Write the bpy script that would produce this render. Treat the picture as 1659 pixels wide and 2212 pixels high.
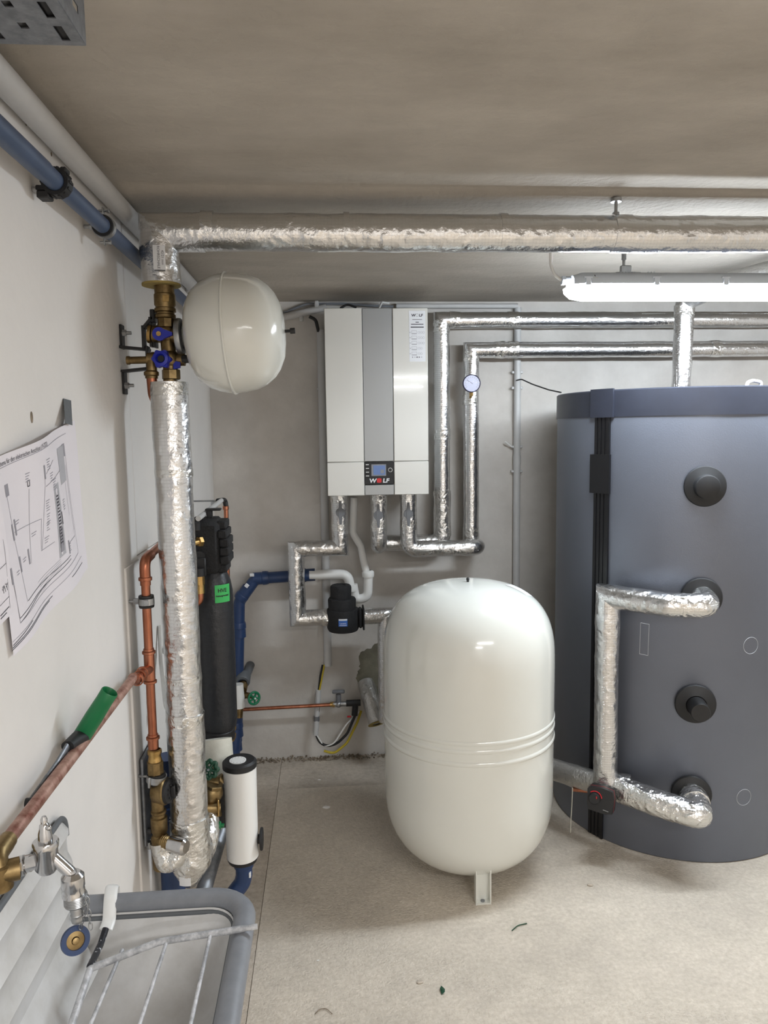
import bpy, math, random
from mathutils import Vector, Matrix, noise
for o in list(bpy.data.objects): bpy.data.objects.remove(o)
SC = bpy.context.scene
COL = SC.collection
random.seed(7)
PI = math.pi
# ------------------------------------------------------------------ camera, world, light, exposure
cd = bpy.data.cameras.new('camera'); cam = bpy.data.objects.new('camera', cd); COL.objects.link(cam)
cd.sensor_fit = 'HORIZONTAL'; cd.sensor_width = 36.0; cd.lens = 36.0 * 1609.0 / 1659.0
cd.clip_start = 0.02
cam.matrix_world = Matrix.Translation((0, 0, 1.58)) @ Matrix([[0.996964, 0.02139, -0.074869], [-0.076717, 0.105371, -0.991469], [-0.013319, 0.994203, 0.106692]]).to_4x4()
SC.camera = cam
wd = bpy.data.worlds.new('world'); SC.world = wd; wd.use_nodes = True
wd.node_tree.nodes['Background'].inputs[0].default_value = (.9, .93, 1, 1)
wd.node_tree.nodes['Background'].inputs[1].default_value = 0.0
def area(name, loc, rot, sx, sy, e, col):
    l = bpy.data.lights.new(name, 'AREA'); l.shape = 'RECTANGLE'; l.size = sx; l.size_y = sy; l.energy = e; l.color = col
    o = bpy.data.objects.new(name, l); o.location = loc; o.rotation_euler = rot; COL.objects.link(o); return o
area('unseen_light', (0.78, -2.2, 2.09), (0, 0, 0), .66, .09, 36, (1, .995, .985))  # ceiling lamp behind the camera
area('unseen_light', (1.2, -0.7, 2.09), (0, 0, 0), 1.2, .09, 42, (1, .995, .985))  # added fill light, brightens the near left wall and sink
LAMP_E = 78.0
SC.view_settings.view_transform = 'Standard'; SC.view_settings.look = 'None'
SC.view_settings.gamma = 1; SC.view_settings.use_curve_mapping = False
SC.view_settings.exposure = 0.2
SC.cycles.max_bounces = 10; SC.cycles.diffuse_bounces = 6; SC.cycles.glossy_bounces = 6
SC.cycles.sample_clamp_indirect = 4; SC.cycles.caustics_reflective = False; SC.cycles.caustics_refractive = False
# ------------------------------------------------------------------ materials
def srgb(r, g, b):
    f = lambda c: c / 12.92 if c <= .04045 else ((c + .055) / 1.055) ** 2.4
    return (f(r / 255), f(g / 255), f(b / 255), 1)
def mat(name, col, rough=.5, metal=0, var=0, vscale=8, bump=0, bscale=60, col2=None, spec=.5, coat=0, mix=(.35, .65), det=6, emit=None, aniso=None):
    m = bpy.data.materials.new(name); m.use_nodes = True; nt = m.node_tree; N = nt.nodes; L = nt.links
    b = N['Principled BSDF']; b.inputs['Roughness'].default_value = rough; b.inputs['Metallic'].default_value = metal
    b.inputs['Specular IOR Level'].default_value = spec; b.inputs['Coat Weight'].default_value = coat; b.inputs['Coat Roughness'].default_value = .08
    c = srgb(*col); b.inputs['Base Color'].default_value = c
    tc = N.new('ShaderNodeTexCoord')
    if col2 or var:
        n = N.new('ShaderNodeTexNoise'); n.inputs['Scale'].default_value = vscale; n.inputs['Detail'].default_value = det; n.inputs['Roughness'].default_value = .65
        mp = N.new('ShaderNodeMapping'); L.new(tc.outputs['Object'], mp.inputs[0])
        if aniso: mp.inputs['Scale'].default_value = aniso
        L.new(mp.outputs[0], n.inputs['Vector'])
        r = N.new('ShaderNodeValToRGB'); r.color_ramp.elements[0].position = mix[0]; r.color_ramp.elements[1].position = mix[1]
        c2 = srgb(*col2) if col2 else tuple(max(0, x * (1 - var)) for x in c[:3]) + (1,)
        r.color_ramp.elements[0].color = c2; r.color_ramp.elements[1].color = c
        L.new(n.outputs['Fac'], r.inputs[0]); L.new(r.outputs[0], b.inputs['Base Color'])
    if bump:
        n2 = N.new('ShaderNodeTexNoise'); n2.inputs['Scale'].default_value = bscale; n2.inputs['Detail'].default_value = 5
        L.new(tc.outputs['Object'], n2.inputs['Vector'])
        bp = N.new('ShaderNodeBump'); bp.inputs['Strength'].default_value = bump; bp.inputs['Distance'].default_value = .004
        L.new(n2.outputs['Fac'], bp.inputs['Height']); L.new(bp.outputs[0], b.inputs['Normal'])
    if emit:
        b.inputs['Emission Color'].default_value = emit[0]; b.inputs['Emission Strength'].default_value = emit[1]
    return m
def foil(name, rough, s1, k1, s2, k2, col=(222, 222, 222)):
    m = bpy.data.materials.new(name); m.use_nodes = True; nt = m.node_tree; N = nt.nodes; L = nt.links
    b = N['Principled BSDF']; b.inputs['Metallic'].default_value = 1; b.inputs['Base Color'].default_value = srgb(*col); b.inputs['Roughness'].default_value = rough
    tc = N.new('ShaderNodeTexCoord')
    def nz(t, s, d):
        n = N.new('ShaderNodeTexNoise'); n.noise_type = t; n.inputs['Scale'].default_value = s; n.inputs['Detail'].default_value = d
        L.new(tc.outputs['Object'], n.inputs['Vector']); return n
    a = nz('RIDGED_MULTIFRACTAL', s1, 2); c = nz('FBM', s2, 3)
    mu = N.new('ShaderNodeMath'); mu.operation = 'MULTIPLY'; mu.inputs[1].default_value = k1; L.new(a.outputs[0], mu.inputs[0])
    m2 = N.new('ShaderNodeMath'); m2.operation = 'MULTIPLY_ADD'; m2.inputs[1].default_value = k2; L.new(c.outputs[0], m2.inputs[0]); L.new(mu.outputs[0], m2.inputs[2])
    # the glass-fibre scrim pressed into the foil: a fine square mesh in relief
    at = N.new('ShaderNodeAttribute'); at.attribute_name = 'puv'
    sx = N.new('ShaderNodeSeparateXYZ'); L.new(at.outputs['Vector'], sx.inputs[0])
    prev = m2.outputs[0]
    for k in range(2):
        f = N.new('ShaderNodeMath'); f.operation = 'PINGPONG'; f.inputs[1].default_value = .0045; L.new(sx.outputs[k], f.inputs[0])
        g = N.new('ShaderNodeMath'); g.operation = 'LESS_THAN'; g.inputs[1].default_value = .0007; L.new(f.outputs[0], g.inputs[0])
        h = N.new('ShaderNodeMath'); h.operation = 'MULTIPLY_ADD'; h.inputs[1].default_value = .05; L.new(g.outputs[0], h.inputs[0]); L.new(prev, h.inputs[2]); prev = h.outputs[0]
    bp = N.new('ShaderNodeBump'); bp.inputs['Strength'].default_value = .9; bp.inputs['Distance'].default_value = .006
    L.new(prev, bp.inputs['Height']); L.new(bp.outputs[0], b.inputs['Normal'])
    return m
FOIL = foil('aluminium_foil', .25, 36, .85, 120, .28)
FOILS = foil('smooth_aluminium_foil', .22, 40, .2, 120, .3)
FOILC = foil('crumpled_foil_tape', .22, 44, 1.2, 120, .5, (228, 228, 226))
DULL = foil('dull_dusty_foil', .45, 50, .5, 120, .5, (205, 203, 200))
WALL = mat('white_wall_paint', (227, 224, 221), .75, var=.05, vscale=3, bump=.25, bscale=45)
BACKW = mat('greyer_white_wall_paint', (208, 204, 199), .8, col2=(190, 185, 179), vscale=2.2, bump=.3, bscale=40)  # back wall: a greyer white than the other walls, randomly blotched
CEIL = mat('grey_concrete_plaster', (184, 177, 167), .85, col2=(160, 153, 143), vscale=2.6, bump=.6, bscale=55, mix=(.28, .72), aniso=(.6, 1.6, 1))
FLOOR = mat('beige_screed', (214, 204, 190), .82, col2=(188, 177, 162), vscale=70, bump=.9, bscale=130, mix=(.3, .68), det=8)
def mottle(m, scale, lo, det=5):
    nt = m.node_tree; N = nt.nodes; L = nt.links; b = N['Principled BSDF']; src = b.inputs['Base Color'].links[0].from_socket
    tc = N.new('ShaderNodeTexCoord'); n = N.new('ShaderNodeTexNoise'); n.inputs['Scale'].default_value = scale; n.inputs['Detail'].default_value = det
    L.new(tc.outputs['Object'], n.inputs['Vector'])
    r = N.new('ShaderNodeMapRange'); r.inputs[1].default_value = .3; r.inputs[2].default_value = .65; r.inputs[3].default_value = lo; r.inputs[4].default_value = 1.04; L.new(n.outputs['Fac'], r.inputs[0])
    x = N.new('ShaderNodeMix'); x.data_type = 'RGBA'; x.blend_type = 'MULTIPLY'; x.inputs[0].default_value = 1
    L.new(src, x.inputs[6]); L.new(r.outputs[0], x.inputs[7]); L.new(x.outputs[2], b.inputs['Base Color'])
mottle(FLOOR, 2.4, .84); mottle(FLOOR, 14, .93); mottle(CEIL, 5, .93); mottle(WALL, 1.3, .965); mottle(BACKW, 6, .93)
FLOORD = mat('dirty_screed_strip', (200, 189, 175), .85, col2=(172, 160, 145), vscale=50, bump=.9, bscale=120, mix=(.3, .68), det=9); mottle(FLOORD, 6, .78)
PLASTER = mat('bare_grey_plaster', (128, 124, 108), .9, col2=(104, 100, 86), vscale=14, bump=.8, bscale=60)
MORTAR = mat('crumbling_mortar', (160, 146, 128), .95, col2=(96, 84, 70), vscale=30, bump=1, bscale=80)
GREYPVC = mat('light_grey_plastic_conduit', (196, 196, 196), .45, var=.06, vscale=12)
BLUE = mat('dark_blue_plastic_pipe', (68, 84, 112), .45, col2=(60, 75, 100), vscale=10)
BLUE2 = mat('navy_plastic_pipe', (38, 62, 104), .4, col2=(33, 54, 92), vscale=10)
BLACK = mat('black_rubber', (26, 26, 28), .55)
BLACKM = mat('matt_black_foam', (30, 30, 32), .8, bump=.5, bscale=200, col2=(20, 20, 22), vscale=40)
WRAP = mat('black_foam_in_shrink_film', (34, 36, 40), .42, col2=(27, 28, 32), vscale=30, bump=.45, bscale=60, aniso=(1, 1, 4))
ZINC = mat('zinc_plated_steel', (176, 178, 180), .38, 1, var=.25, vscale=30)
GALV = mat('galvanised_sheet', (150, 153, 158), .48, .85, col2=(120, 123, 128), vscale=40, bump=.1)
CHROME = mat('worn_chrome', (205, 205, 206), .16, 1, var=.2, vscale=35)
BRASS = mat('dull_brass', (152, 130, 92), .42, 1, col2=(112, 94, 64), vscale=35)
BRASSB = mat('bright_brass', (206, 172, 112), .3, 1, col2=(170, 138, 86), vscale=30)
COPPER = mat('bright_copper', (192, 130, 104), .34, 1, col2=(158, 98, 74), vscale=22, aniso=(1, 1, .3))
COPPERO = mat('oxidised_copper_pipe', (186, 150, 136), .5, .55, col2=(120, 72, 58), vscale=26, mix=(.36, .6), det=8)
WHITEE = mat('cream_white_enamel', (218, 219, 213), .16, var=.025, vscale=4, coat=.5)
WHITEM = mat('white_gloss_sheet_metal', (213, 212, 207), .08, coat=.3)
WHITEM.node_tree.nodes['Principled BSDF'].inputs['Coat Roughness'].default_value = .02
SILVER = mat('silver_grey_panel', (160, 162, 163), .42, .5)
WHITEP = mat('white_plastic', (232, 232, 230), .35)
WHITEI = mat('white_foam_insulation', (214, 212, 200), .7, bump=.4, bscale=30, col2=(196, 194, 182), vscale=15)
GREYP = mat('grey_plastic_rim', (132, 135, 141), .42, var=.12, vscale=40)
SINKW = mat('grubby_white_basin_plastic', (214, 214, 214), .3, col2=(186, 184, 180), vscale=7, mix=(.25, .6), det=8)
WORN = mat('worn_white_plastic_rod', (206, 207, 210), .4, col2=(150, 152, 156), vscale=40, mix=(.4, .6))
FLAKE = mat('flaking_black_coating', (24, 26, 34), .5, col2=(214, 216, 220), vscale=60, mix=(.38, .43))
TANK = mat('dark_grey_tank_jacket', (114, 119, 131), .42, .45, var=.05, vscale=5, bump=.12, bscale=300)
LIDB = mat('blue_black_plastic_lid', (44, 47, 58), .42, var=.2, vscale=9)
STRIP = mat('black_closing_strip', (18, 18, 21), .35, bump=.2, bscale=60)
GREEN = mat('green_plastic', (12, 108, 62), .4)
GREENV = mat('green_painted_handwheel', (14, 112, 74), .4)
GREEND = mat('dark_green_handwheel', (20, 66, 46), .45)
LABELG = mat('green_sticker', (58, 172, 88), .6)
BLUEC = mat('cobalt_blue_plastic', (22, 36, 158), .4)
BLUEL = mat('blue_label', (44, 96, 176), .5)
PAPER = mat('white_paper', (226, 222, 228), .8)
INK = mat('dark_print', (70, 68, 76), .8)
INKL = mat('pale_grey_print', (150, 148, 156), .8)
INKM = mat('mid_grey_print', (176, 176, 182), .8)
STICK = mat('pale_sticker', (222, 224, 228), .55)
TAPE = mat('grey_duct_tape', (98, 102, 106), .55, var=.1, vscale=60)
RED = mat('red_plastic', (196, 34, 44), .4)
YELLOW = mat('yellow_cable_sheath', (190, 168, 40), .5)
GREYL = mat('grey_valve_lever', (110, 112, 116), .5)
FOAMY = mat('yellow_insulation_core', (158, 140, 84), .9, bump=.5, bscale=120)
SCREEN = mat('dim_blue_display', (72, 96, 140), .2, emit=(srgb(86, 116, 168), .25))
DIAL = mat('pale_dial', (196, 198, 220), .3)
GLASS = bpy.data.materials.new('gauge_glass'); GLASS.use_nodes = True
_b = GLASS.node_tree.nodes['Principled BSDF']; _b.inputs['Alpha'].default_value = .1; _b.inputs['Roughness'].default_value = .03; _b.inputs['Base Color'].default_value = (.8, .82, .95, 1)
TUBE = mat('lit_diffuser', (255, 255, 255), .4, emit=((.84, .925, 1, 1), LAMP_E))
LAMPH = mat('pale_grey_lamp_housing', (206, 214, 224), .4)
LINE = mat('pale_scored_line', (176, 178, 182), .6)
# ------------------------------------------------------------------ mesh builder
V = Vector
def perp(d):
    d = V(d).normalized(); a = V((0, 0, 1)) if abs(d.z) < .9 else V((1, 0, 0))
    u = d.cross(a).normalized(); return d, u, d.cross(u).normalized()
class B:
    def __init__(s): s.v = []; s.f = []; s.uv = []
    def add(s, vs, fs, uv=None):
        n = len(s.v); s.v += [tuple(v) for v in vs]; s.f += [tuple(i + n for i in f) for f in fs]
        s.uv += uv if uv else [(0, 0)] * len(vs); return s
    def box(s, c, d, bev=0, rot=None):
        c = V(c); h = V(d) / 2; b = min(bev, min(h) * .98); vs = []; fs = []
        if b <= 0:
            vs = [V((x * h.x, y * h.y, z * h.z)) for x in (-1, 1) for y in (-1, 1) for z in (-1, 1)]
            fs = [(0, 1, 3, 2), (4, 6, 7, 5), (0, 4, 5, 1), (2, 3, 7, 6), (0, 2, 6, 4), (1, 5, 7, 3)]
        else:
            i = {}
            for x in (-1, 1):
                for y in (-1, 1):
                    for z in (-1, 1):
                        for k in range(3):
                            p = [x * (h.x - b), y * (h.y - b), z * (h.z - b)]; p[k] += (x, y, z)[k] * b
                            i[x, y, z, k] = len(vs); vs.append(V(p))
            def q(ax, sg, pts): fs.append(tuple(pts))
            for k in range(3):
                for sg in (-1, 1):
                    o = [(-1, -1), (1, -1), (1, 1), (-1, 1)]; f = []
                    for a, bb in o:
                        t = [0, 0, 0]; t[k] = sg; t[(k + 1) % 3] = a; t[(k + 2) % 3] = bb; f.append(i[t[0], t[1], t[2], k])
                    fs.append(tuple(f if sg > 0 else f[::-1]))
            for k in range(3):
                a, bb = (k + 1) % 3, (k + 2) % 3
                for sa in (-1, 1):
                    for sb in (-1, 1):
                        t0 = [0, 0, 0]; t0[a] = sa; t0[bb] = sb; t0[k] = -1; t1 = list(t0); t1[k] = 1
                        f = [i[(*t0, a)], i[(*t1, a)], i[(*t1, bb)], i[(*t0, bb)]]
                        fs.append(tuple(f if sa * sb < 0 else f[::-1]))
            for x in (-1, 1):
                for y in (-1, 1):
                    for z in (-1, 1):
                        f = [i[x, y, z, 0], i[x, y, z, 1], i[x, y, z, 2]]; fs.append(tuple(f if x * y * z > 0 else f[::-1]))
        if rot: vs = [rot @ v for v in vs]
        return s.add([c + v for v in vs], fs)
    def lathe(s, prof, o, ax=(0, 0, 1), seg=32, a0=0):
        d, u, w = perp(ax); o = V(o); vs = []; fs = []; ix = []
        for r, h in prof:
            if r <= 1e-6: ix.append([len(vs)]); vs.append(o + d * h)
            else:
                ix.append(list(range(len(vs), len(vs) + seg)))
                vs += [o + d * h + (u * math.cos(a0 + 2 * PI * k / seg) + w * math.sin(a0 + 2 * PI * k / seg)) * r for k in range(seg)]
        for a, b in zip(ix, ix[1:]):
            for k in range(seg):
                k2 = (k + 1) % seg
                if len(a) == 1 and len(b) == 1: continue
                if len(a) == 1: fs.append((a[0], b[k2], b[k]))
                elif len(b) == 1: fs.append((a[k], a[k2], b[0]))
                else: fs.append((a[k], a[k2], b[k2], b[k]))
        return s.add(vs, fs)
    def cyl(s, p0, p1, r, r2=None, seg=24, bev=0, a0=0):
        p0 = V(p0); d = V(p1) - p0; L = d.length; r2 = r if r2 is None else r2
        pr = [(0, 0), (r - bev, 0), (r, bev), (r2, L - bev), (r2 - bev, L), (0, L)] if bev else [(0, 0), (r, 0), (r2, L), (0, L)]
        return s.lathe(pr, p0, d, seg, a0)
    def hex(s, p0, p1, r, seg=6): return s.cyl(p0, p1, r, seg=seg, bev=r * .08)
    def ring(s, c, ax, R, r, seg=32, m=10):
        return s.lathe([(R + r * math.cos(2 * PI * k / m), r * math.sin(2 * PI * k / m)) for k in range(m + 1)], c, ax, seg)
    def ball(s, c, r, ax=(0, 0, 1), sz=1, seg=16, m=10):
        return s.lathe([(r * math.sin(PI * k / m) if 0 < k < m else 0, -r * sz * math.cos(PI * k / m)) for k in range(m + 1)], c, ax, seg)
    def sweep(s, pts, r, bend=0, seg=16, step=None, amp=0, caps=True, nseg=6, flat=None, hollow=0, close=False, up=None):
        P = [V(p) for p in pts]; Q = [P[0]]
        for a, b, c in zip(P, P[1:], P[2:]):
            d1 = (a - b); d2 = (c - b); l1, l2 = d1.length, d2.length; d1.normalize(); d2.normalize()
            ang = d1.angle(d2, PI)
            if bend <= 0 or ang > 3.05: Q.append(b); continue
            t = min(bend / math.tan(ang / 2), l1 * .49, l2 * .49); p0 = b + d1 * t; p1 = b + d2 * t
            for k in range(nseg + 1):
                x = k / nseg; Q.append(p0 * (1 - x) ** 2 + b * 2 * x * (1 - x) + p1 * x * x)
        Q.append(P[-1])
        R = []
        for a, b in zip(Q, Q[1:]):
            n = max(1, int((b - a).length / step)) if step else 1
            for k in range(n): R.append(a.lerp(b, k / n))
        R.append(Q[-1]); R = [p for i, p in enumerate(R) if i == 0 or (p - R[i - 1]).length > 1e-6]
        d, u, w = perp(R[1] - R[0])
        if up is not None: u = (V(up) - d * V(up).dot(d)).normalized(); w = d.cross(u)
        vs = []; uv = []; L = 0; n = len(R)
        for i, p in enumerate(R):
            d1 = (p - R[i - 1]).normalized() if i else (R[1] - R[0]).normalized()
            d2 = (R[i + 1] - p).normalized() if i < n - 1 else d1
            if i: L += (p - R[i - 1]).length
            u = (u - d1 * u.dot(d1)).normalized(); w = d1.cross(u)
            bs = (d1 + d2).normalized(); rr = r(L) if callable(r) else r
            for k in range(seg):
                a = 2 * PI * k / seg; cu, cw = math.cos(a), math.sin(a)
                if flat: cu *= flat[0]; cw *= flat[1]
                o = (u * cu + w * cw)
                q = p + o * rr
                if amp:
                    e = .55 * noise.noise(q * 11) + .5 * abs(noise.noise(q * 27 + V((3, 1, 7)))) + .3 * abs(noise.noise(q * 60)) - .3
                    o = o * (rr + amp * e)
                else: o = o * rr
                o = o - d1 * (o.dot(bs) / max(.2, d1.dot(bs)))
                vs.append(p + o); uv.append((L, (a if a < PI else 2 * PI - a) * rr))
            nd = d2; u = (u - nd * u.dot(nd)).normalized() if abs(u.dot(nd)) < .999 else u
        fs = [(i * seg + k, i * seg + (k + 1) % seg, (i + 1) * seg + (k + 1) % seg, (i + 1) * seg + k) for i in range(n - 1) for k in range(seg)]
        if caps: fs += [tuple(range(seg))[::-1], tuple((n - 1) * seg + k for k in range(seg))]
        return s.add(vs, fs, uv)
    def prism(s, poly, o, u, v, t):
        # polygon (2-D points) in the plane o,u,v, thickness t along u x v
        o, u, v = V(o), V(u), V(v); w = u.cross(v).normalized() * t; n = len(poly)
        a = [o + u * x + v * y for x, y in poly]; vs = a + [p + w for p in a]
        fs = [tuple(range(n))[::-1], tuple(range(n, 2 * n))] + [(k, (k + 1) % n, n + (k + 1) % n, n + k) for k in range(n)]
        return s.add(vs, fs)
    def grid(s, fn, nu, nv):
        vs = [fn(i / nu, j / nv) for j in range(nv + 1) for i in range(nu + 1)]
        return s.add(vs, [(j * (nu + 1) + i, j * (nu + 1) + i + 1, (j + 1) * (nu + 1) + i + 1, (j + 1) * (nu + 1) + i) for j in range(nv) for i in range(nu)])
    def build(s, name, m, parent=None, label=None, ang=38, smooth=True):
        me = bpy.data.meshes.new(name); off = V((0, 0, 0))
        if parent is not None:
            r = parent
            while r.parent: r = r.parent
            off = V(r.location)
        me.from_pydata([V(v) - off for v in s.v], [], s.f); me.validate()
        a = me.attributes.new('puv', 'FLOAT_VECTOR', 'POINT')
        if len(s.uv) == len(me.vertices): a.data.foreach_set('vector', [c for t in s.uv for c in (t[0], t[1], 0)])
        if smooth: me.shade_smooth(); me.set_sharp_from_angle(angle=math.radians(ang))
        me.materials.append(m)
        o = bpy.data.objects.new(name, me); COL.objects.link(o)
        if parent is not None: o.parent = parent
        if label: o['label'] = label
        return o
def thing(name, label, cat, loc, group=None):
    o = bpy.data.objects.new(name, None); o.empty_display_size = .05; COL.objects.link(o); o.location = loc
    o['label'] = label; o['category'] = cat
    if group: o['group'] = group
    return o
def solo(b, name, m, label, cat, group=None, **k):
    o = b.build(name, m, **k); o['label'] = label; o['category'] = cat
    if group: o['group'] = group
    return o
def struct(b, name, m, parent=None, **k):
    o = b.build(name, m, parent, **k)
    if parent is None: o['kind'] = 'structure'
    return o
def textmesh(s, size, fn, bold=0, align='CENTER', shear=0, sx=1):
    cu = bpy.data.curves.new('t', 'FONT'); cu.body = s; cu.size = size; cu.align_x = align; cu.offset = bold; cu.shear = shear; cu.resolution_u = 3
    o = bpy.data.objects.new('t', cu); COL.objects.link(o); bpy.context.view_layer.update()
    me = bpy.data.meshes.new_from_object(o.evaluated_get(bpy.context.evaluated_depsgraph_get()))
    vs = [fn(v.co.x * sx, v.co.y) for v in me.vertices]; fs = [tuple(p.vertices) for p in me.polygons]
    bpy.data.objects.remove(o); bpy.data.curves.remove(cu); bpy.data.meshes.remove(me)
    return vs, fs
def circ(r, n=24, a0=0, a1=2 * PI): return [(r * math.cos(a0 + (a1 - a0) * k / n), r * math.sin(a0 + (a1 - a0) * k / n)) for k in range(n + (0 if abs(a1 - a0) > 6.28 else 1))]
def rrect(w, h, r, n=5):
    P = []
    for cx, cy, a in ((w / 2 - r, h / 2 - r, 0), (-w / 2 + r, h / 2 - r, PI / 2), (-w / 2 + r, -h / 2 + r, PI), (w / 2 - r, -h / 2 + r, 1.5 * PI)):
        P += [(cx + r * math.cos(a + PI / 2 * k / n), cy + r * math.sin(a + PI / 2 * k / n)) for k in range(n + 1)]
    return P
def jacket(parent, pts, r, name='foil_jacket', m=None, amp=.0035, seg=36, step=.012, bend=0, nseg=6):
    return B().sweep(pts, r, bend, seg, step, amp, nseg=nseg).build(name, m or FOIL, parent, ang=60)
def band(parent, c, d, r, w, name='tape_band', m=None, amp=.004):
    c, d = V(c), V(d).normalized()
    return B().sweep([c - d * w / 2, c + d * w / 2], r, 0, 32, .01, amp).build(name, m or FOILC, parent, ang=60)
# ================================================================== SETTING
XL, XR, YB, YF, ZF, ZN = -.53, 3.0, 3.52, -3.0, 2.18, 2.205
# slab, the strip along the sink wall and the strip at the foot of the back wall, with open joints between them
struct(B().box((1.384, .0995, -.05), (3.266, 6.207, .1)), 'floor', FLOOR)
struct(B().box((-.401, .26, -.0508), (.3, 6.56, .1)), 'floor.001', FLOORD)
struct(B().box((1.384, 3.364, -.0508), (3.266, .318, .1)), 'floor.002', FLOORD)
struct(B().box((1.2, .2, -.0245), (4, 7, .04)), 'trim_1', MORTAR)
# ceiling: near slab, a rounded drop, far slab
b = B(); pr = [(YF - .1, ZN), (1.93, ZN), (1.962, ZN - .001), (1.972, ZN - .006), (1.985, ZN - .016), (2.01, ZN - .022), (2.06, ZF), (YB + .1, ZF)]
vs = [V((x, y, z)) for y, z in pr for x in (XL - .1, XR + .1)]
n = len(pr); fs = [(2 * i, 2 * i + 1, 2 * i + 3, 2 * i + 2) for i in range(n - 1)]
vs += [V((x, y, 2.35)) for y in (YF - .1, YB + .1) for x in (XL - .1, XR + .1)]
fs += [(2 * n, 2 * n + 2, 2 * n + 3, 2 * n + 1)]
struct(B().add(vs, fs), 'ceiling', CEIL)
struct(B().box((1.2, YB + .06, 1.1), (3.9, .12, 2.3)), 'wall_back', BACKW)
struct(B().box((XR + .06, .2, 1.1), (.12, 6.8, 2.3)), 'wall_right', WALL)
struct(B().box((1.2, YF - .06, 1.1), (3.9, .12, 2.3)), 'wall_front', WALL)
wl = struct(B().box((XL - .09, .26, 1.1), (.06, 6.6, 2.3)), 'wall_left', WALL)
B().box((XL - .03, -.4665, 1.1), (.06, 5.107, 2.3), .003).build('wall_panel', WALL, wl)
B().box((XL - .03, 2.806, 1.714), (.06, 1.428, .93), .003).build('wall_panel', WALL, wl)
B().box((XL - .03, 2.806, .612), (.06, 1.428, 1.268), .003).build('wall_panel', WALL, wl)
solo(B().box((XL + .001, 2.02, .62), (.008, .14, 1.236), .002), 'wall_cover_strip', WALL, 'narrow white cover strip on the left wall behind the copper riser', 'panel')
# broken plaster patch and mortar crumbs at the back wall
poly = []
for k in range(110):
    a = 2 * PI * k / 110; rr = 1 + .22 * noise.noise(V((math.cos(a) * 2.2, math.sin(a) * 2.2, 3))) + .1 * noise.noise(V((math.cos(a) * 7, math.sin(a) * 7, 8))) + .03 * random.uniform(-1, 1)
    poly.append((.15 * rr * math.cos(a), .16 * rr * math.sin(a)))
pc = (0.268, 3.52, 0.408)
solo(B().prism(poly, (pc[0], YB + .002, pc[2]), (1, 0, 0), (0, 0, 1), .004), 'plaster_patch', PLASTER, 'ragged bare grey plaster patch on the back wall behind the white vessel', 'patch')
def crumb(x0, x1):
    b = B()
    for k in range(420):
        x = random.uniform(x0, x1); h = random.random() ** 2; y = YB - random.uniform(.0, .05) * (1 - h * .5); r = random.uniform(.0015, .006)
        b.lathe([(0, -r * .7), (r, -r * .2), (r * .75, r * .45), (0, r * .7)], (x, y, .002 + random.uniform(0, .014) * h), (random.uniform(-.4, .4), random.uniform(-.4, .4), 1), 6)
    return b
o = crumb(-.5, .3).build('mortar_crumbs', MORTAR, ang=30); o['kind'] = 'stuff'; o['label'] = 'crumbled mortar along the foot of the back wall'; o['category'] = 'debris'
# ================================================================== CEILING-LEVEL THINGS
# cable tray
t = thing('cable_tray', 'perforated galvanised cable tray hanging under the ceiling, top left corner', 'cable tray', (-.37, .8, 2.1))
b = B(); X0, X1, Y0, Y1, Z0 = -.435, -.31, .55, 1.085, 2.10
nx = 3; cw = (X1 - X0) / nx; sw = .011
for i in range(nx):
    cx = X0 + cw * (i + .5); e = (cw - sw) / 2
    for sgn in (-1, 1): b.box((cx + sgn * (sw / 2 + e / 2), (Y0 + Y1) / 2, Z0), (e, Y1 - Y0, .0015))
    y = Y1 - (.012 if i != 1 else .04)
    yprev = Y1
    while y > Y0 + .05:
        b.box((cx, (yprev + y) / 2, Z0), (sw, yprev - y, .0015)); 
        b.ring((cx, y - .015, Z0 - .0006), (0, 0, 1), .0, .0001, 3, 3) if False else None
        yprev = y - (.036 if i != 1 else .014); y = yprev - (.018 if i != 1 else .034)
    b.box((cx, (yprev + Y0) / 2, Z0), (sw, yprev - Y0, .0015))
b.build('tray_bottom', GALV, t)
b = B()
y = Y1
segs = []
while y > Y0: segs.append((max(Y0, y - .028), y)); y -= .05
zz = [(Z0, .022), (Z0 + .034, .041)]
b.box((X1, (Y0 + Y1) / 2, Z0 + .012), (.0015, Y1 - Y0, .024)).box((X1, (Y0 + Y1) / 2, Z0 + .057), (.0015, Y1 - Y0, .046))
for a, c in segs: b.box((X1, (a + c) / 2, Z0 + .029), (.0015, c - a, .01))
b.build('tray_side', GALV, t)
B().box((X0, (Y0 + Y1) / 2, Z0 + .04), (.0015, Y1 - Y0, .08)).build('tray_side', GALV, t)
for x in (X0 + .03, X1 - .03): B().cyl((x, .9, Z0), (x, .9, ZN), .004, seg=10).build('hanger_rod', ZINC, t)
for k, (x, w_, m_) in enumerate(((-.412, .013, BLACK), (-.386, .012, GREYP), (-.36, .013, BLACK), (-.334, .012, BLACK))):  # cables added inside the tray so its slots look dark
    solo(B().sweep([(x, .3, 2.116), (x + .004, .7, 2.1165), (x, 1.08, 2.116)], w_ + .0015, .1, 12, .1), 'cable', m_, ('black filler cable added to darken the ceiling tray, nearest the wall', 'grey filler cable added to the ceiling tray beside the wall-side black one', 'black filler cable added along the middle of the ceiling tray', 'black filler cable added to darken the ceiling tray, farthest from the wall')[k], 'cable', 'added filler cables in the ceiling tray')
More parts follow.
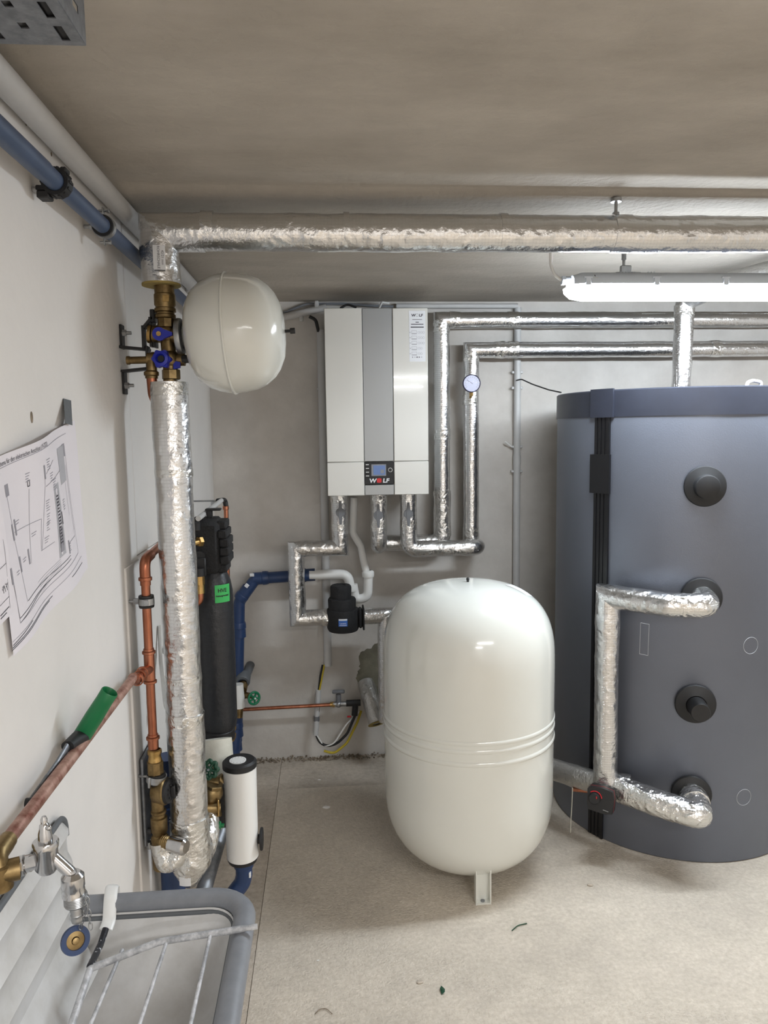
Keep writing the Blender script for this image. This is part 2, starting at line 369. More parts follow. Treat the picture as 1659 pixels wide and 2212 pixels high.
# grey surface conduit along the ceiling corner
t = thing('corner_conduit', 'light grey round conduit running along the corner of left wall and ceiling', 'conduit', (-.5, 1.5, 2.14))
B().cyl((-.504, .3, 2.150), (-.504, 3.4, 2.150), .0238).build('tube', GREYPVC, t)
for y in (.7, 1.25, 2.4, 3.0): B().box((-.514, y, 2.155), (.03, .02, .055), .004).build('wall_clip', GREYPVC, t)
# blue pipe along left wall
BX, BZ, BR_ = -.485, (-0.485, 1.938, 2.044)[2], .0172
t = thing('wall_pipe', 'dark blue plastic pipe running along the left wall below the corner conduit', 'pipe', (BX, 1.5, BZ))
B().cyl((BX, .5, BZ), (BX, 3.3, BZ), BR_, seg=32).build('pipe', BLUE, t)
B().cyl((BX, .52, BZ), (BX, 1.40, BZ), BR_ + .0012, seg=32, bev=.001).build('pipe_sleeve', BLUE, t)
y1 = (-0.485, 1.469, 2.05)[1]; y2 = (-0.485, 1.763, 2.052)[1]
t = thing('pipe_clamp', 'black ribbed plastic clamp ring on the blue wall pipe, nearest the camera', 'clamp', (BX, y1, BZ))
b = B().lathe([(BR_ + .001, -.014), (BR_ + .0075, -.014), (BR_ + .0075, .014), (BR_ + .001, .014), (BR_ + .001, -.014)], (BX, y1, BZ), (0, 1, 0), 36)
b.box((BX - .022, y1, BZ - .024), (.022, .028, .013), .002).box((BX - .02, y1, BZ - .012), (.03, .024, .010), .002)
for a in range(14):
    c_ = a * 2 * PI / 14; b.box((BX + (BR_ + .0082) * math.cos(c_), y1, BZ + (BR_ + .0082) * math.sin(c_)), (.003, .02, .004), rot=Matrix.Rotation(-c_, 3, 'Y'))
b.build('clamp_ring', BLACK, t)
B().box((BX + .016, y1, BZ + .021), (.011, .024, .009), .002).build('latch', BLACK, t)
B().cyl((-.528, y1, BZ - .012), (BX - .02, y1, BZ - .012), .005).build('screw', ZINC, t)
t = thing('pipe_clamp', 'zinc pipe clamp with black rubber lining on the blue wall pipe near the foil elbow', 'clamp', (BX, y2, BZ))
B().lathe([(BR_, -.013), (BR_ + .006, -.013), (BR_ + .006, .013), (BR_, .013), (BR_, -.013)], (BX, y2, BZ), (0, 1, 0), 36).build('rubber_lining', BLACK, t)
b = B().lathe([(BR_ + .006, -.008), (BR_ + .008, -.008), (BR_ + .008, .008), (BR_ + .006, .008), (BR_ + .006, -.008)], (BX, y2, BZ), (0, 1, 0), 36)
b.box((BX, y2, BZ + .032), (.003, .014, .018), .001).box((BX, y2, BZ - .032), (.003, .014, .018), .001)
b.build('clamp_band', ZINC, t)
for z in (BZ + .034, BZ - .034): B().cyl((BX - .01, y2, z), (BX + .01, y2, z), .003, seg=10).hex((BX + .008, y2, z), (BX + .014, y2, z), .0052).build('screw', ZINC, t)
B().cyl((-.528, y2, BZ), (BX - BR_ - .006, y2, BZ), .0045).hex((-.516, y2, BZ), (-.51, y2, BZ), .008).build('stud', ZINC, t)
# main insulated pipe across the ceiling
t = thing('insulated_pipe', 'thick foil-wrapped pipe crossing under the ceiling with an elbow dropping at the left wall', 'pipe', (0, 2, 2.1))
R = .0475
jacket(t, [(-.318, 2, 2.094), (2.9, 2, 2.101)], R, amp=.004)
jacket(t, [(-.414, 2, 1.965), (-.414, 2, 2.092), (-.30, 2, 2.093)], R + .0015, 'elbow_jacket', FOIL, amp=.004, step=.009)
for x, ww, n_ in (((0.474, 2.0, 2.099)[0], .02, 'tape_band'), ((0.063, 2.0, 2.096)[0], .015, 'tape_band'), ((0.793, 2.0, 2.099)[0], .05, 'tape_band'), (-.29, .03, 'tape_band')):
    band(t, (x, 2, 2.097), (1, 0, .002), R + .0022, ww, n_, FOIL)
B().lathe([(.0, -.001), (.024, -.001), (R + .001, -.001), (R + .001, .004), (0, .004)], (-.414, 2, 1.961), (0, 0, 1), 36).build('end_ring', FOAMY, t, label='yellow foam end of the insulation')
# printed label, curved round the drop
def drop(x, y, rr=R + .0042):
    a = -.75 + x / rr; return V((-.414 + rr * math.sin(a) * 1.0, 2 - rr * math.cos(a), 2.02 + y))
lb = B().grid(lambda u, v: drop(.047 + (u - .5) * .03, (v - .5) * .06), 6, 4).build('label', STICK, t, label='pale printed label')
bb = B()
for s_, dx in (('42/21 mm', .006), ('ROHRSCHALE', -.004)):
    vs, fs = textmesh(s_, .0088, lambda x, y: drop(.047 + dx + y, -x, R + .0048)); bb.add(vs, fs)
bb.build('print', INK, lb, smooth=False)
t2 = thing('pipe_hanger', 'threaded rod hanger holding the thick foil-wrapped ceiling pipe', 'hanger', (.776, 1.985, 2.1))
B().cyl((.776, 1.99, 2.14), (.776, 1.99, 2.185), .0045, seg=12).build('rod', ZINC, t2)
B().hex((.776, 1.99, 2.138), (.776, 1.99, 2.15), .009).build('nut', ZINC, t2)
B().cyl((.776, 1.99, 2.176), (.776, 1.99, 2.185), .014, seg=16).build('ceiling_plate', ZINC, t2)
# tube lamp
LX0, LX1, LY = (0.759, 2.35, 2.011)[0], 2.16, 2.35
LZ = (0.86, 2.31, 2.023)[2]
t = thing('tube_lamp', 'lit damp-proof tube lamp hanging under the foil-wrapped ceiling pipe', 'lamp', (1.4, LY, LZ))
K = 1.12
prof = [(-.048, 0), (-.046, .018), (-.034, .03), (-.02, .034), (.02, .034), (.034, .03), (.046, .018), (.048, 0)]
def extr(b, prof, x0, x1, y, z, taper=.03, k=.6):
    n = len(prof); sec = [(x0, k), (x0 + taper * .35, .85), (x0 + taper, 1), (x1 - taper, 1), (x1, k)]
    vs = [V((x, y + p[0] * s * K, z + p[1] * s * K)) for x, s in sec for p in prof]; fs = []
    for i in range(len(sec) - 1):
        for j in range(n - 1): fs.append((i * n + j, i * n + j + 1, (i + 1) * n + j + 1, (i + 1) * n + j))
        fs.append((i * n + n - 1, i * n, (i + 1) * n, (i + 1) * n + n - 1))
    fs += [tuple(range(n))[::-1], tuple((len(sec) - 1) * n + j for j in range(n))]
    return b.add(vs, fs)
extr(B(), prof, LX0 + .014, LX1, LY, LZ + .004, .03, .8).build('housing', LAMPH, t)
pd = [(.045, 0), (.044, -.010), (.038, -.024), (.025, -.033), (0, -.037), (-.025, -.033), (-.038, -.024), (-.044, -.010), (-.045, 0)]
extr(B(), pd, LX0, LX1, LY, LZ, .06, .5).build('diffuser', TUBE, t)
for x in ((0.813, 2.3, 2.027)[0], (1.03, 2.3, 2.03)[0], (1.252, 2.3, 2.033)[0], 1.65, 1.95):
    B().box((x, LY - .054, LZ + .010), (.018, .006, .024), .002).box((x, LY - .053, LZ + .022), (.028, .008, .007), .002).build('clip', LAMPH, t)
B().cyl((LX0 - .002, LY, LZ + .022), (LX0 + .022, LY, LZ + .022), .013, seg=16).hex((LX0 - .014, LY, LZ + .022), (LX0 - .002, LY, LZ + .022), .015).build('cable_gland', LAMPH, t)
hx_ = (0.945, 2.35, 2.089)[0]
b = B().box((hx_ + .01, LY, LZ + .044), (.08, .034, .003), .001)
for k in range(9): b.box((hx_ - .02 + k * .0092 + (.034 if k > 5 else 0), LY - .026, LZ + .040), (.0035, .004, .008))
b.box((hx_ + .006, LY, LZ + .056), (.034, .014, .024), .002)
b.build('bracket', ZINC, t)
B().cyl((hx_, LY, LZ + .06), (hx_, LY, 2.182), .0045, seg=12).cyl((hx_, LY, LZ + .085), (hx_, LY, LZ + .125), .0075, seg=14).build('hanger_rod', ZINC, t)
wx_ = (0.835, 2.3, 2.034)[0]
g_ = B().prism([(-.010, 0), (.010, 0), (0, .0175)], (wx_, LY - .052, LZ + .021), (1, 0, 0), (0, .62, .78), -.0006).build('warning_sticker', YELLOW, t, label='yellow warning triangle')
B().box((wx_, LY - .0490, LZ + .027), (.002, .0015, .007), rot=Matrix.Rotation(-.67, 3, 'X')).build('print', INK, g_)
cb = B().sweep([V(((0.717, 2.37, 2.135)[0], 2.37, 2.182)), (0.716, 2.37, 2.097), (0.726, 2.36, 2.064), (LX0 - .012, LY, LZ + .022)], .005, .04, 10)
solo(cb, 'lamp_cable', WHITEP, 'white cable curving down from the ceiling into the end of the lit lamp', 'cable')
# ================================================================== EXPANSION VESSEL ON THE VALVE GROUP
PX, PY = -.412, 2.0
t = thing('valve_group', 'brass valve group with two cobalt blue knobs between the foil-wrapped pipes', 'valve', (PX, PY, 1.9))
def lz(b, prof, seg=32): return b.lathe([(r, z) for r, z in prof], (PX + .005, PY, 0), (0, 0, 1), seg)
z0 = 1.962; zu = (-0.422, 1.99, 1.838)[2]; zl = (-0.418, 1.99, 1.776)[2]; zk = (-0.407, 1.98, 1.855)[2]; zn = (-0.406, 1.98, 1.745)[2]
lz(B(), [(0, z0), (.025, z0), (.025, z0 - .022), (.027, z0 - .024), (.027, z0 - .05), (.024, z0 - .054), (.024, z0 - .057), (.027, z0 - .059), (.027, z0 - .067), (.023, z0 - .069), (.023, z0 - .073), (.026, z0 - .075), (.026, z0 - .082), (.02, z0 - .086), (.0155, z0 - .09), (.0155, zk), (0, zk)]).build('coupling', BRASS, t)
B().box((PX + .013, PY - .0262, z0 - .037), (.017, .003, .017), .001).build('label', BRASSB, t, label='bright square mark')
B().hex((PX + .006, PY, zk + .024), (PX + .006, PY, zk), .0225, 8).build('union_nut', BRASS, t)
b = B().cyl((PX - .032, PY, zu + .002), (PX + .038, PY, zu - .004), .0215, seg=24, bev=.003).cyl((PX + .006, PY, zk + .002), (PX + .012, PY, zn), .0185, seg=24)
b.cyl((PX - .045, PY, zl), (PX + .05, PY, zl - .002), .0165, seg=20).ball((PX + .01, PY, zl), .027).ball((PX + .006, PY, zu), .026)
b.cyl((PX + .003, PY - .028, zu), (PX + .003, PY, zu), .013, seg=20)
b.build('valve_body', BRASS, t)
B().cyl((PX - .04, PY, zu + .002), (PX - .032, PY, zu + .001), .0235, seg=24).build('collar', BRASSB, t)
B().hex((PX + .013, PY, zn + .004), (PX + .013, PY, zn - .022), .0235, 8).cyl((PX + .012, PY, zn - .02), (PX + .008, PY, 1.71), .018).build('union_nut', BRASS, t)
p = [(math.cos(a) * .0165, math.sin(a) * .0165) for a in [0.75 + k * (2 * PI - 1.5) / 18 for k in range(19)]] + [(.033, -.003), (.033, .004)]
c = (-0.416, 1.965, 1.834)
lv = B().prism(p, c, (1, 0, 0), (0, 0, 1), .012).build('lever', BLUEC, t)
B().cyl((c[0], c[1] - .012, c[2]), (c[0], c[1] - .0155, c[2]), .006, seg=16).build('screw', BRASSB, lv)
c = (-0.413, 1.955, 1.772)
p = []
for k in range(48):
    a = 2 * PI * k / 48; p.append(((.0215 + .003 * math.cos(6 * a)) * math.cos(a), (.0215 + .003 * math.cos(6 * a)) * math.sin(a)))
kn = B().prism(p, (c[0], c[1] + .02, c[2]), (1, 0, 0), (0, 0, 1), .024).lathe([(.019, .004), (.019, -.012), (.012, -.014), (.0085, -.004), (0, -.004)], c, (0, 1, 0), 28).build('knob', BLUEC, t)
B().cyl((c[0], c[1] - .006, c[2]), (c[0], c[1] - .003, c[2]), .008, seg=20).build('cap', BLACK, kn)
B().prism([(-.009, -.012), (.007, -.008), (.009, .006), (-.009, .01)], (PX + .032, PY - .006, zl - .016), (1, 0, 0), (0, 0, 1), .012).build('knob', BLUEC, t)
B().hex((PX + .044, PY - .01, zl - .002), (PX + .062, PY - .01, zl - .001), .0105, 8).build('plug', BLACK, t)
# wall bracket, black: two wall lugs, two arms and the upright with its raised loop
def zp(px, py): return 0
za_, zb_2 = (-0.52, 2.056, 1.839)[2], (-0.52, 2.092, 1.728)[2]; yb = 2.03
b = B().box((-.5265, yb, za_ - .003), (.006, .03, .062), .001).box((-.5255, yb, zb_2 - .01), (.006, .03, .06), .001)
zA, zB = za_ - .034, zb_2 + .022
b.box((-.492, yb - .01, zA), (.075, .03, .007), .001, Matrix.Rotation(.1, 3, 'Y')).box((-.492, yb - .01, zB), (.072, .03, .007), .001, Matrix.Rotation(-.1, 3, 'Y'))
b.box((-.459, yb - .015, (zA + zB) / 2), (.007, .03, zA - zB + .01), .001)
b.box((-.466, yb - .02, zA + .028), (.006, .028, .056)).box((-.452, yb - .02, zA + .064), (.036, .03, .008), .001, Matrix.Rotation(-.85, 3, 'Y')).box((-.447, yb - .02, zA + .04), (.006, .026, .075)).box((-.436, yb - .02, zA + .03), (.006, .026, .06)).box((-.44, yb - .02, zA + .08), (.012, .03, .034), .002)
b.build('wall_bracket', BLACK, t)
for z in (za_ + .006, zb_2 - .018): B().cyl((-.526, yb - .01, z), (-.5, yb - .01, z), .0045, seg=10).hex((-.523, yb - .01, z), (-.512, yb - .01, z), .009).build('bolt', ZINC, t)
B().cyl((-.505, 2.0, zl - .003), (-.452, 2.0, zl - .002), .0095, seg=18).cyl((-.51, 2, zl - .003), (-.502, 2, zl - .003), .011, seg=18).build('drain_nipple', BRASS, t)
B().cyl((-.447, 2.0, zl), (-.43, 2.0, zl), .018, seg=20).cyl((-.445, 1.995, zl - .005), (-.447, 1.995, zl - .035), .0135, seg=18).lathe([(.014, .012), (.019, .008), (.019, .0), (.016, -.002), (.016, -.008), (0, -.008)], (-.448, 1.995, zl - .042), (0, 0, 1), 20).build('press_fitting', BRASS, t)
B().sweep([(-.448, 1.995, zl - .045), (-.446, 1.997, zl - .10), (-.425, 2.0, zl - .125), (-.41, 2.0, zl - .13)], .0135, .05, 18, .01).build('copper_bend', COPPER, t, label='copper outlet bend')
# vessel
ax = V((1, -.03, .045)).normalized(); oc = V((-.366, 1.995, 1.832))
t = thing('expansion_vessel', 'small cream white expansion vessel mounted sideways on the brass valve group', 'vessel', tuple(oc))
pr = [(0, 0.004), (.03, .004), (.046, .012), (.062, .016), (.086, .022), (.111, .038), (.129, .063), (.1395, .09), (.1445, .112), (.1455, .126)]
pr2 = [(.1455, .126), (.1452, .135), (.1435, .158), (.139, .186), (.128, .214), (.111, .236), (.093, .25), (.064, .2635), (.03, .2685), (0, .269)]
sc = 1.0
B().lathe([(r * 1.045, h * .985) for r, h in pr + pr2[1:]], oc, ax, 64).build('shell', WHITEE, t, ang=60)
B().ring(oc + ax * .1255, ax, .1525, .0035, 72, 8).build('seam_ring', WHITEE, t, ang=80)
B().lathe([(.020, -.012), (.046, -.012), (.0475, -.006), (.046, .001), (.03, .006), (0, .006)], oc, ax, 40).cyl(oc - ax * .03, oc, .014).build('flange', ZINC, t)
B().cyl(oc + ax * .262, oc + ax * .283, .004, seg=12).hex(oc + ax * .278, oc + ax * .291, .0075, 10).build('valve_cap', BLACK, t)
# ================================================================== VERTICAL FOIL PIPE ON THE LEFT
t = thing('insulated_pipe', 'tall vertical foil-wrapped pipe on the left, from the brass valve group down to the sink', 'pipe', (-.4025, 2, .4))
R = .0485
jacket(t, [(-.406, 2, 1.716), (-.4015, 2, 1.2), (-.4015, 2, .80)], R, 'foil_jacket', FOIL, .004)
jacket(t, [(-.4015, 2, .82), (-.4015, 2, .52)], R + .0025, 'lower_jacket', FOIL, .004)
jacket(t, [(-.4015, 2, .53), (-.4, 2.0, .42), (-.405, 1.99, .37), (-.405, 1.99, .335)], (lambda L: R + .006 - max(0, L - .14) * .62), 'tapered_end', FOILC, .007)
band(t, (-.4035, 2, 1.48), (0, 0, 1), R + .0012, .02, amp=.004)
band(t, (-.4015, 2, .925), (0, 0, 1), R + .0012, .016, amp=.004)
band(t, (-.4015, 2, .815), (.1, 0, 1), R + .0034, .03, amp=.006)
band(t, (-.4056, 2, 1.697), (0, 0, 1), R + .0012, .03, amp=.006)
jacket(t, [(-0.474, 1.955, 0.488), (-0.469, 1.955, 0.457), (-0.459, 1.945, 0.423), (-0.436, 1.95, 0.432), (-0.42, 1.97, 0.463), (-.405, 2.0, .475)], .0285, 'branch_jacket', FOILC, .006, 28, .008, .03)
jacket(t, [(-.375, 2.03, .43), (-0.378, 2.06, 0.373), (-0.365, 2.09, 0.426), (-0.372, 2.14, 0.449)], .03, 'branch_jacket', FOILC, .006, 28, .008, .04)
lb = B().grid(lambda u, v: V((-.404 + .047 * math.sin(.35 * (u - .5) * 2 - .15), 1.995 - .047 * math.cos(.35 * (u - .5) * 2 - .15) , .355 + .05 * v)), 5, 3).build('label', STICK, t, label='pale printed label')
# ================================================================== COPPER RISER AND BRASS ANGLE VALVE
CXx, CYy = -.48, 1.96
t = thing('copper_riser', 'bright copper pipe riser with press fittings on the left wall', 'pipe', (CXx, CYy, 1.0))
B().cyl((CXx, CYy, .76), (CXx, CYy, 1.215), .0115, seg=24).build('pipe', COPPER, t)
b = B().sweep([(CXx, CYy, 1.205), (CXx, CYy, 1.255), (CXx + .004, CYy + .05, 1.262)], .0138, .03, 24, .008)
b.lathe([(.0135, -.005), (.017, -.004), (.0175, 0), (.017, .004), (.0135, .005)], (CXx, CYy, 1.207), (0, 0, 1), 28).cyl((CXx, CYy, 1.19), (CXx, CYy, 1.21), .0135, seg=24)
b.build('elbow', COPPER, t)
B().cyl((CXx + .002, CYy + .03, 1.26), (CXx + .006, CYy + .26, 1.275), .0112, seg=20).build('pipe', COPPER, t)
b = B().cyl((CXx, CYy, .925), (CXx, CYy, 1.02), .0138, seg=24)
for z in (.93, 1.01): b.lathe([(.0135, -.005), (.0172, -.003), (.0172, .003), (.0135, .005)], (CXx, CYy, z), (0, 0, 1), 28)
b.sweep([(CXx, CYy, .966), (CXx - .012, CYy - .055, .966), (CXx - .012, CYy - .09, .966), (-.494, 1.845, .978)], .0132, .02, 22, .01)
for y in (1.925, 1.90, 1.872): b.lathe([(.013, -.004), (.0165, -.003), (.0165, .003), (.013, .004)], (CXx - .01, y, .966), (.1, 1, 0), 26)
b.build('tee', COPPER, t)
b = B().cyl((CXx, CYy, .735), (CXx, CYy, .785), .0138, seg=24).lathe([(.0135, -.005), (.0175, -.003), (.0175, .003), (.0135, .005)], (CXx, CYy, .775), (0, 0, 1), 28)
b.build('socket', COPPER, t)
t = thing('pipe_clamp', 'zinc clamp with black rubber lining holding the copper riser to the wall', 'clamp', (CXx, CYy, 1.147))
B().lathe([(.0117, -.016), (.019, -.016), (.02, -.011), (.018, -.009), (.018, .009), (.02, .011), (.019, .016), (.0117, .016), (.0117, -.016)], (CXx, CYy, 1.147), (0, 0, 1), 30).build('rubber_lining', BLACK, t)
b = B().lathe([(.018, -.0085), (.0205, -.0085), (.0205, .0085), (.018, .0085), (.018, -.0085)], (CXx, CYy, 1.147), (0, 0, 1), 30).box((CXx + .004, CYy - .022, 1.147), (.012, .005, .015), .001)
b.build('clamp_band', ZINC, t)
B().cyl((-.528, CYy, 1.148), (-.498, CYy, 1.148), .004, seg=10).hex((-.513, CYy, 1.148), (-.499, CYy, 1.148), .0085).build('stud', ZINC, t)
# patinated copper pipe to the tap
t = thing('supply_pipe', 'patinated copper pipe running along the left wall down to the tap', 'pipe', (-.493, 1.4, .978))
B().cyl((-.494, 1.855, .978), (-.492, 1.065, .976), .0112, seg=24).build('pipe', COPPERO, t)
b = B().lathe([(.0113, -.008), (.0135, -.006), (.0135, .006), (.0113, .008)], (-.492, 1.10, .976), (0, 1, 0), 24).sweep([(-.492, 1.095, .976), (-.492, 1.065, .974), (-.486, 1.058, .957), (-.486, 1.058, .935)], .0145, .02, 20, .01)
b.cyl((-.486, 1.06, .951), (-.462, 1.07, .951), .0165, seg=20).cyl((-.486, 1.06, .965), (-.486, 1.06, .925), .017, seg=20, bev=.003).build('brass_elbow', BRASS, t)
# tap
TY = 1.08
def tp(px, py): return 0
t = thing('tap', 'worn chrome garden tap with hose connector above the utility sink', 'tap', (-.42, TY, .95))
b = B().cyl((-.464, TY - .005, .951), (-.424, TY, .957), .0105, seg=20).hex((-.466, TY - .006, .951), (-.457, TY - .004, .952), .0155, 8).cyl((-.457, TY, .951), (-.450, TY, .952), .0125, seg=20)
b.lathe([(0, .935), (.012, .937), (.0165, .944), (.0168, .972), (.018, .975), (.0188, .983), (.017, .986), (0, .986)], (-.4275, TY, 0), (0, 0, 1), 28)
b.build('body', CHROME, t)
B().lathe([(.0105, .985), (.0095, .998), (.0075, 1.004), (.007, 1.01), (.0045, 1.013), (.0048, 1.019), (.003, 1.0235), (0, 1.0245)], (-.4275, TY, 0), (0, 0, 1), 20).ball((-.4275 + .008, TY - .005, 1.008), .0042).cyl((-.4275, TY, 1.006), (-.4275 + .008, TY - .005, 1.008), .0035, seg=10).build('spindle', CHROME, t)
b = B().sweep([(-.42, TY, .962), (-.393, TY, .932), (-.391, TY, .915)], .0088, .016, 20, .006)
b.build('spout', CHROME, t)
b = B().lathe([(0, .934), (.011, .934), (.0165, .928), (.0168, .912), (.0158, .909), (.0165, .905), (.0165, .898), (0, .898)], (-.3915, TY, 0), (0, 0, 1), 28)
b.build('collar', CHROME, t)
b = B().lathe([(0, .9), (.0155, .9), (.017, .897)] + [(.017 if k % 2 else .0163, .896 - k * .0012) for k in range(10)] + [(.016, .883), (.0085, .882), (.0085, .877), (.0094, .875), (.0082, .869), (.0092, .867), (.008, .862), (.0088, .86), (.0076, .855), (.006, .854), (0, .854)], (-.389, TY, 0), (0, 0, 1), 28)
b.build('hose_connector', ZINC, t)
# plug on a chain
t = thing('sink_plug', 'blue-rimmed sink plug dangling on a short chain from the tap', 'plug', (-0.397, 1.09, 0.819))
c = V((-0.397, 1.09, 0.818)); ax = V((.45, -.75, .28)).normalized()
B().lathe([(.0205, -.004), (.0215, 0), (.0205, .004), (.0135, .004), (.0125, 0), (.0135, -.004), (.0205, -.004)], c, ax, 36).build('rubber_rim', BLUE2, t)
B().lathe([(.014, -.002), (.0135, .0015), (.006, .0025), (.005, .006), (0, .0075)], c, ax, 28).build('brass_centre', BRASS, t)
top = V((-0.369, 1.07, 0.902)); end = c + V((.009, 0, .019)); NL = 11
def link(a, d, k, w=.0028):
    d, u, ww = perp(d); q = u if k % 2 else ww; h = d.length if False else .0068
    pts = [a + d * (h * math.cos(x)) + q * (w * math.sin(x)) for x in [2 * PI * i / 12 for i in range(12)]]
    return B().sweep(pts + [pts[0], pts[1]], .00065, 0, 6, caps=False)
for k in range(NL):
    link(top.lerp(end, (k + .5) / NL), end - top, k).build('chain_link', ZINC, t)
for k in range(5):
    a = top + V((.001, -.002, -.002)); e = top + V((.0035, -.002, -.052)); link(a.lerp(e, (k + .5) / 5), e - a, k).build('chain_link', ZINC, t)
# tool behind the pipe
t = thing('hand_tool', 'hand tool with hollow green handle and grey metal shaft wedged behind the copper supply pipe', 'tool', (-.5, 1.5, .98))
a = V((-0.439, 1.47, 1.076)); e = V((-0.497, 1.469, 0.988)); d = (e - a).normalized(); L = (e - a).length
B().lathe([(.0, .06), (.0125, .05), (.0148, .002), (.016, 0), (.0172, .002), (.0168, .02), (.018, .06), (.0178, L), (0, L)], a, d, 32).build('handle', GREEN, t)
e2 = V((-0.504, 1.405, 0.993))
B().sweep([e, e.lerp(e2, .5), e2], (lambda L: .0182 - L * .09), 0, 24, .01, flat=(1, .85)).build('neck', BLACK, t)
s1 = V((-0.51, 1.366, 0.977)); s2 = V((-0.514, 1.244, 0.964))
B().sweep([e2, s1, s2], (lambda L: .0085 - L * .006), .02, 14, .02, flat=(1, .55), up=(0, 0, 1)).build('shaft', GALV, t)
B().lathe([(.004, -.006), (.0085, -.006), (.0085, .006), (.004, .006), (.004, -.006)], s2, (1, 0, 0), 18).build('hook', BLACK, t)
# plate and brass angle valve
solo(B().box((-.514, 2.03, .59), (.009, .135, .25), .003), 'mounting_plate', GALV, 'scuffed grey steel mounting plate on the wall behind the brass safety valve', 'plate')
t = thing('safety_valve', 'dull brass valve assembly under the copper riser with black hand cap and chrome knob', 'valve', (CXx + .003, 1.955, .6))
X = CXx + .003; Y = 1.957
B().lathe([(.0145, .745), (.0185, .742), (.019, .734), (.0165, .73), (.0165, .722), (.018, .718), (.018, .71), (.015, .71)], (X, Y, 0), (0, 0, 1), 28).build('union', BRASSB, t)
B().hex((X, Y, .712), (X, Y, .675), .0215, 8).build('nut', BRASS, t)
b = B().lathe([(.0185, -.014), (.024, -.013), (.024, .013), (.0185, .014)], (X + .002, Y, .664), (0, 0, 1), 30)
b.build('rubber_lining', BLACK, t)
b = B().lathe([(.024, -.009), (.0265, -.009), (.0265, .009), (.024, .009), (.024, -.009)], (X + .002, Y, .664), (.18, 0, 1), 30).box((X - .012, Y - .024, .662), (.008, .007, .03), .002).cyl((X - .05, Y + .01, .667), (X - .02, Y + .005, .667), .004, seg=10)
b.build('clamp_band', ZINC, t)
b = B().cyl((X + .002, Y, .655), (X + .002, Y, .555), .017, seg=24).cyl((X - .006, Y, .627), (X + .03, Y - .008, .629), .029, .036, seg=32, bev=.003)
b.lathe([(.017, .575), (.0205, .572), (.0205, .566), (.017, .563), (.0175, .556), (.022, .553), (.022, .515), (.0185, .51), (.0185, .45), (.022, .446), (.0215, .41), (.018, .405), (0, .405)], (X + .003, Y, 0), (0, 0, 1), 28)
b.cyl((X, Y - .008, .492), (X + .034, Y - .024, .49), .015, seg=22).ball((X + .003, Y, .49), .024)
for k in range(4): b.lathe([(.0145, -.002), (.0168, 0), (.0145, .002)], (X + .014 + k * .0052, Y - .0145 - k * .0024, .491), (1, -.45, 0), 22)
b.build('valve_body', BRASS, t)
c = V((X + .034, Y - .008, .629)); d = V((.975, -.22, .05)).normalized()
b = B().lathe([(0, .008), (.02, .008), (.031, .004), (.033, -.001), (.033, -.006), (0, -.006)], c, d, 36)
dd, u, w_ = perp(d)
for k in range(10):
    a = 2 * PI * k / 10; q = c + (u * math.cos(a) + w_ * math.sin(a)) * .02
    b.cyl(q, q + d * .012, .003, seg=6)
b.box(c + d * .012, (.012, .012, .03), .002)
b.build('hand_cap', BLACK, t)
B().cyl((X + .030, Y - .022, .49), (X + .082, Y - .045, .488), .0205, .0225, seg=14, bev=.006).build('chrome_knob', CHROME, t)
B().cyl((-.505, Y, .515), (X - .018, Y, .515), .008, seg=14).cyl((-.505, Y, .478), (X - .015, Y, .478), .009, seg=14).build('test_nipple', BLACK, t)
B().cyl((X - .024, Y - .008, .487), (X - .024, Y - .008, .468), .004, seg=10).build('screw', ZINC, t)
# ================================================================== BLACK SEPARATOR AND ITS NEIGHBOURS, LEFT
SY = 2.45
sx = (-0.38, 2.45, 0.873)[0]; zt = (-0.362, 2.42, 1.124)[2]; zb = (-0.382, 2.42, 0.595)[2]
t = thing('separator', 'tall black foam-wrapped separator cylinder with a green sticker and ribbed black head', 'separator', (sx, SY, zb))
r = .0605
B().lathe([(0, zb + .0), (.05, zb), (.057, zb + .012), (r, zb + .04), (r + .001, (zb + zt) / 2), (r, zt - .055), (.054, zt - .02), (.042, zt + .012), (.03, zt + .04), (0, zt + .05)], (sx, SY, 0), (0, 0, 1), 48).build('body', WRAP, t)
bz = (-0.382, 2.42, 0.582)[2]
B().lathe([(0, bz - .022), (.052, bz - .022), (.055, bz - .018), (.0555, bz + .012), (.05, bz + .018), (.046, zb + .004), (0, zb + .004)], (sx - .004, SY, 0), (0, 0, 1), 40).build('base_ring', BLACK, t)
hz = (-0.383, 2.43, 1.222)[2]; hx = (-0.387, 2.43, 1.222)[0]
b = B().box((hx - .012, SY - .005, hz), (.115, .125, .178), .02)
hd = b.build('head', BLACKM, t)
b = B()
for k in range(6):
    z = hz + .068 - k * .028
    b.box((hx + .044 + (.009 if 1 < k < 5 else (.004 if k == 1 else 0)), SY - .004, z), (.03, .118 - (.02 if k in (0, 5) else 0), .0272), .004)
b.build('rib', BLACKM, hd)
b = B().box((hx + .004, SY - .01, hz + .1), (.016, .03, .03), .003).box((hx + .016, SY - .01, hz + .116), (.05, .03, .007), .002)
b.build('strap_bracket', BLACK, hd)
B().cyl((-0.413, 2.36, 1.307), (-0.414, 2.36, 1.28), .013, seg=18, bev=.002).build('sensor_cap', BLACK, hd)
c = V((-0.409, 2.38, 1.242))
B().cyl(c, c + V((-.03, -.028, -.004)), .011, seg=18).hex(c + V((.006, .006, 0)), c + V((-.004, -.004, 0)), .0165).build('brass_nipple', BRASSB, hd)
c = (-0.41, 2.375, 1.191)
b = B().cyl((c[0], c[1], c[2] + .004), (c[0], c[1] + .03, c[2] + .004), .017, seg=20).box((c[0] + .002, c[1], c[2] - .03), (.034, .012, .06), .003)
b.build('valve_handle', BLACK, hd)
c = V((-0.411, 2.36, 1.115))
b = B().cyl(c + V((0, 0, .045)), c + V((0, 0, .02)), .017, seg=20)
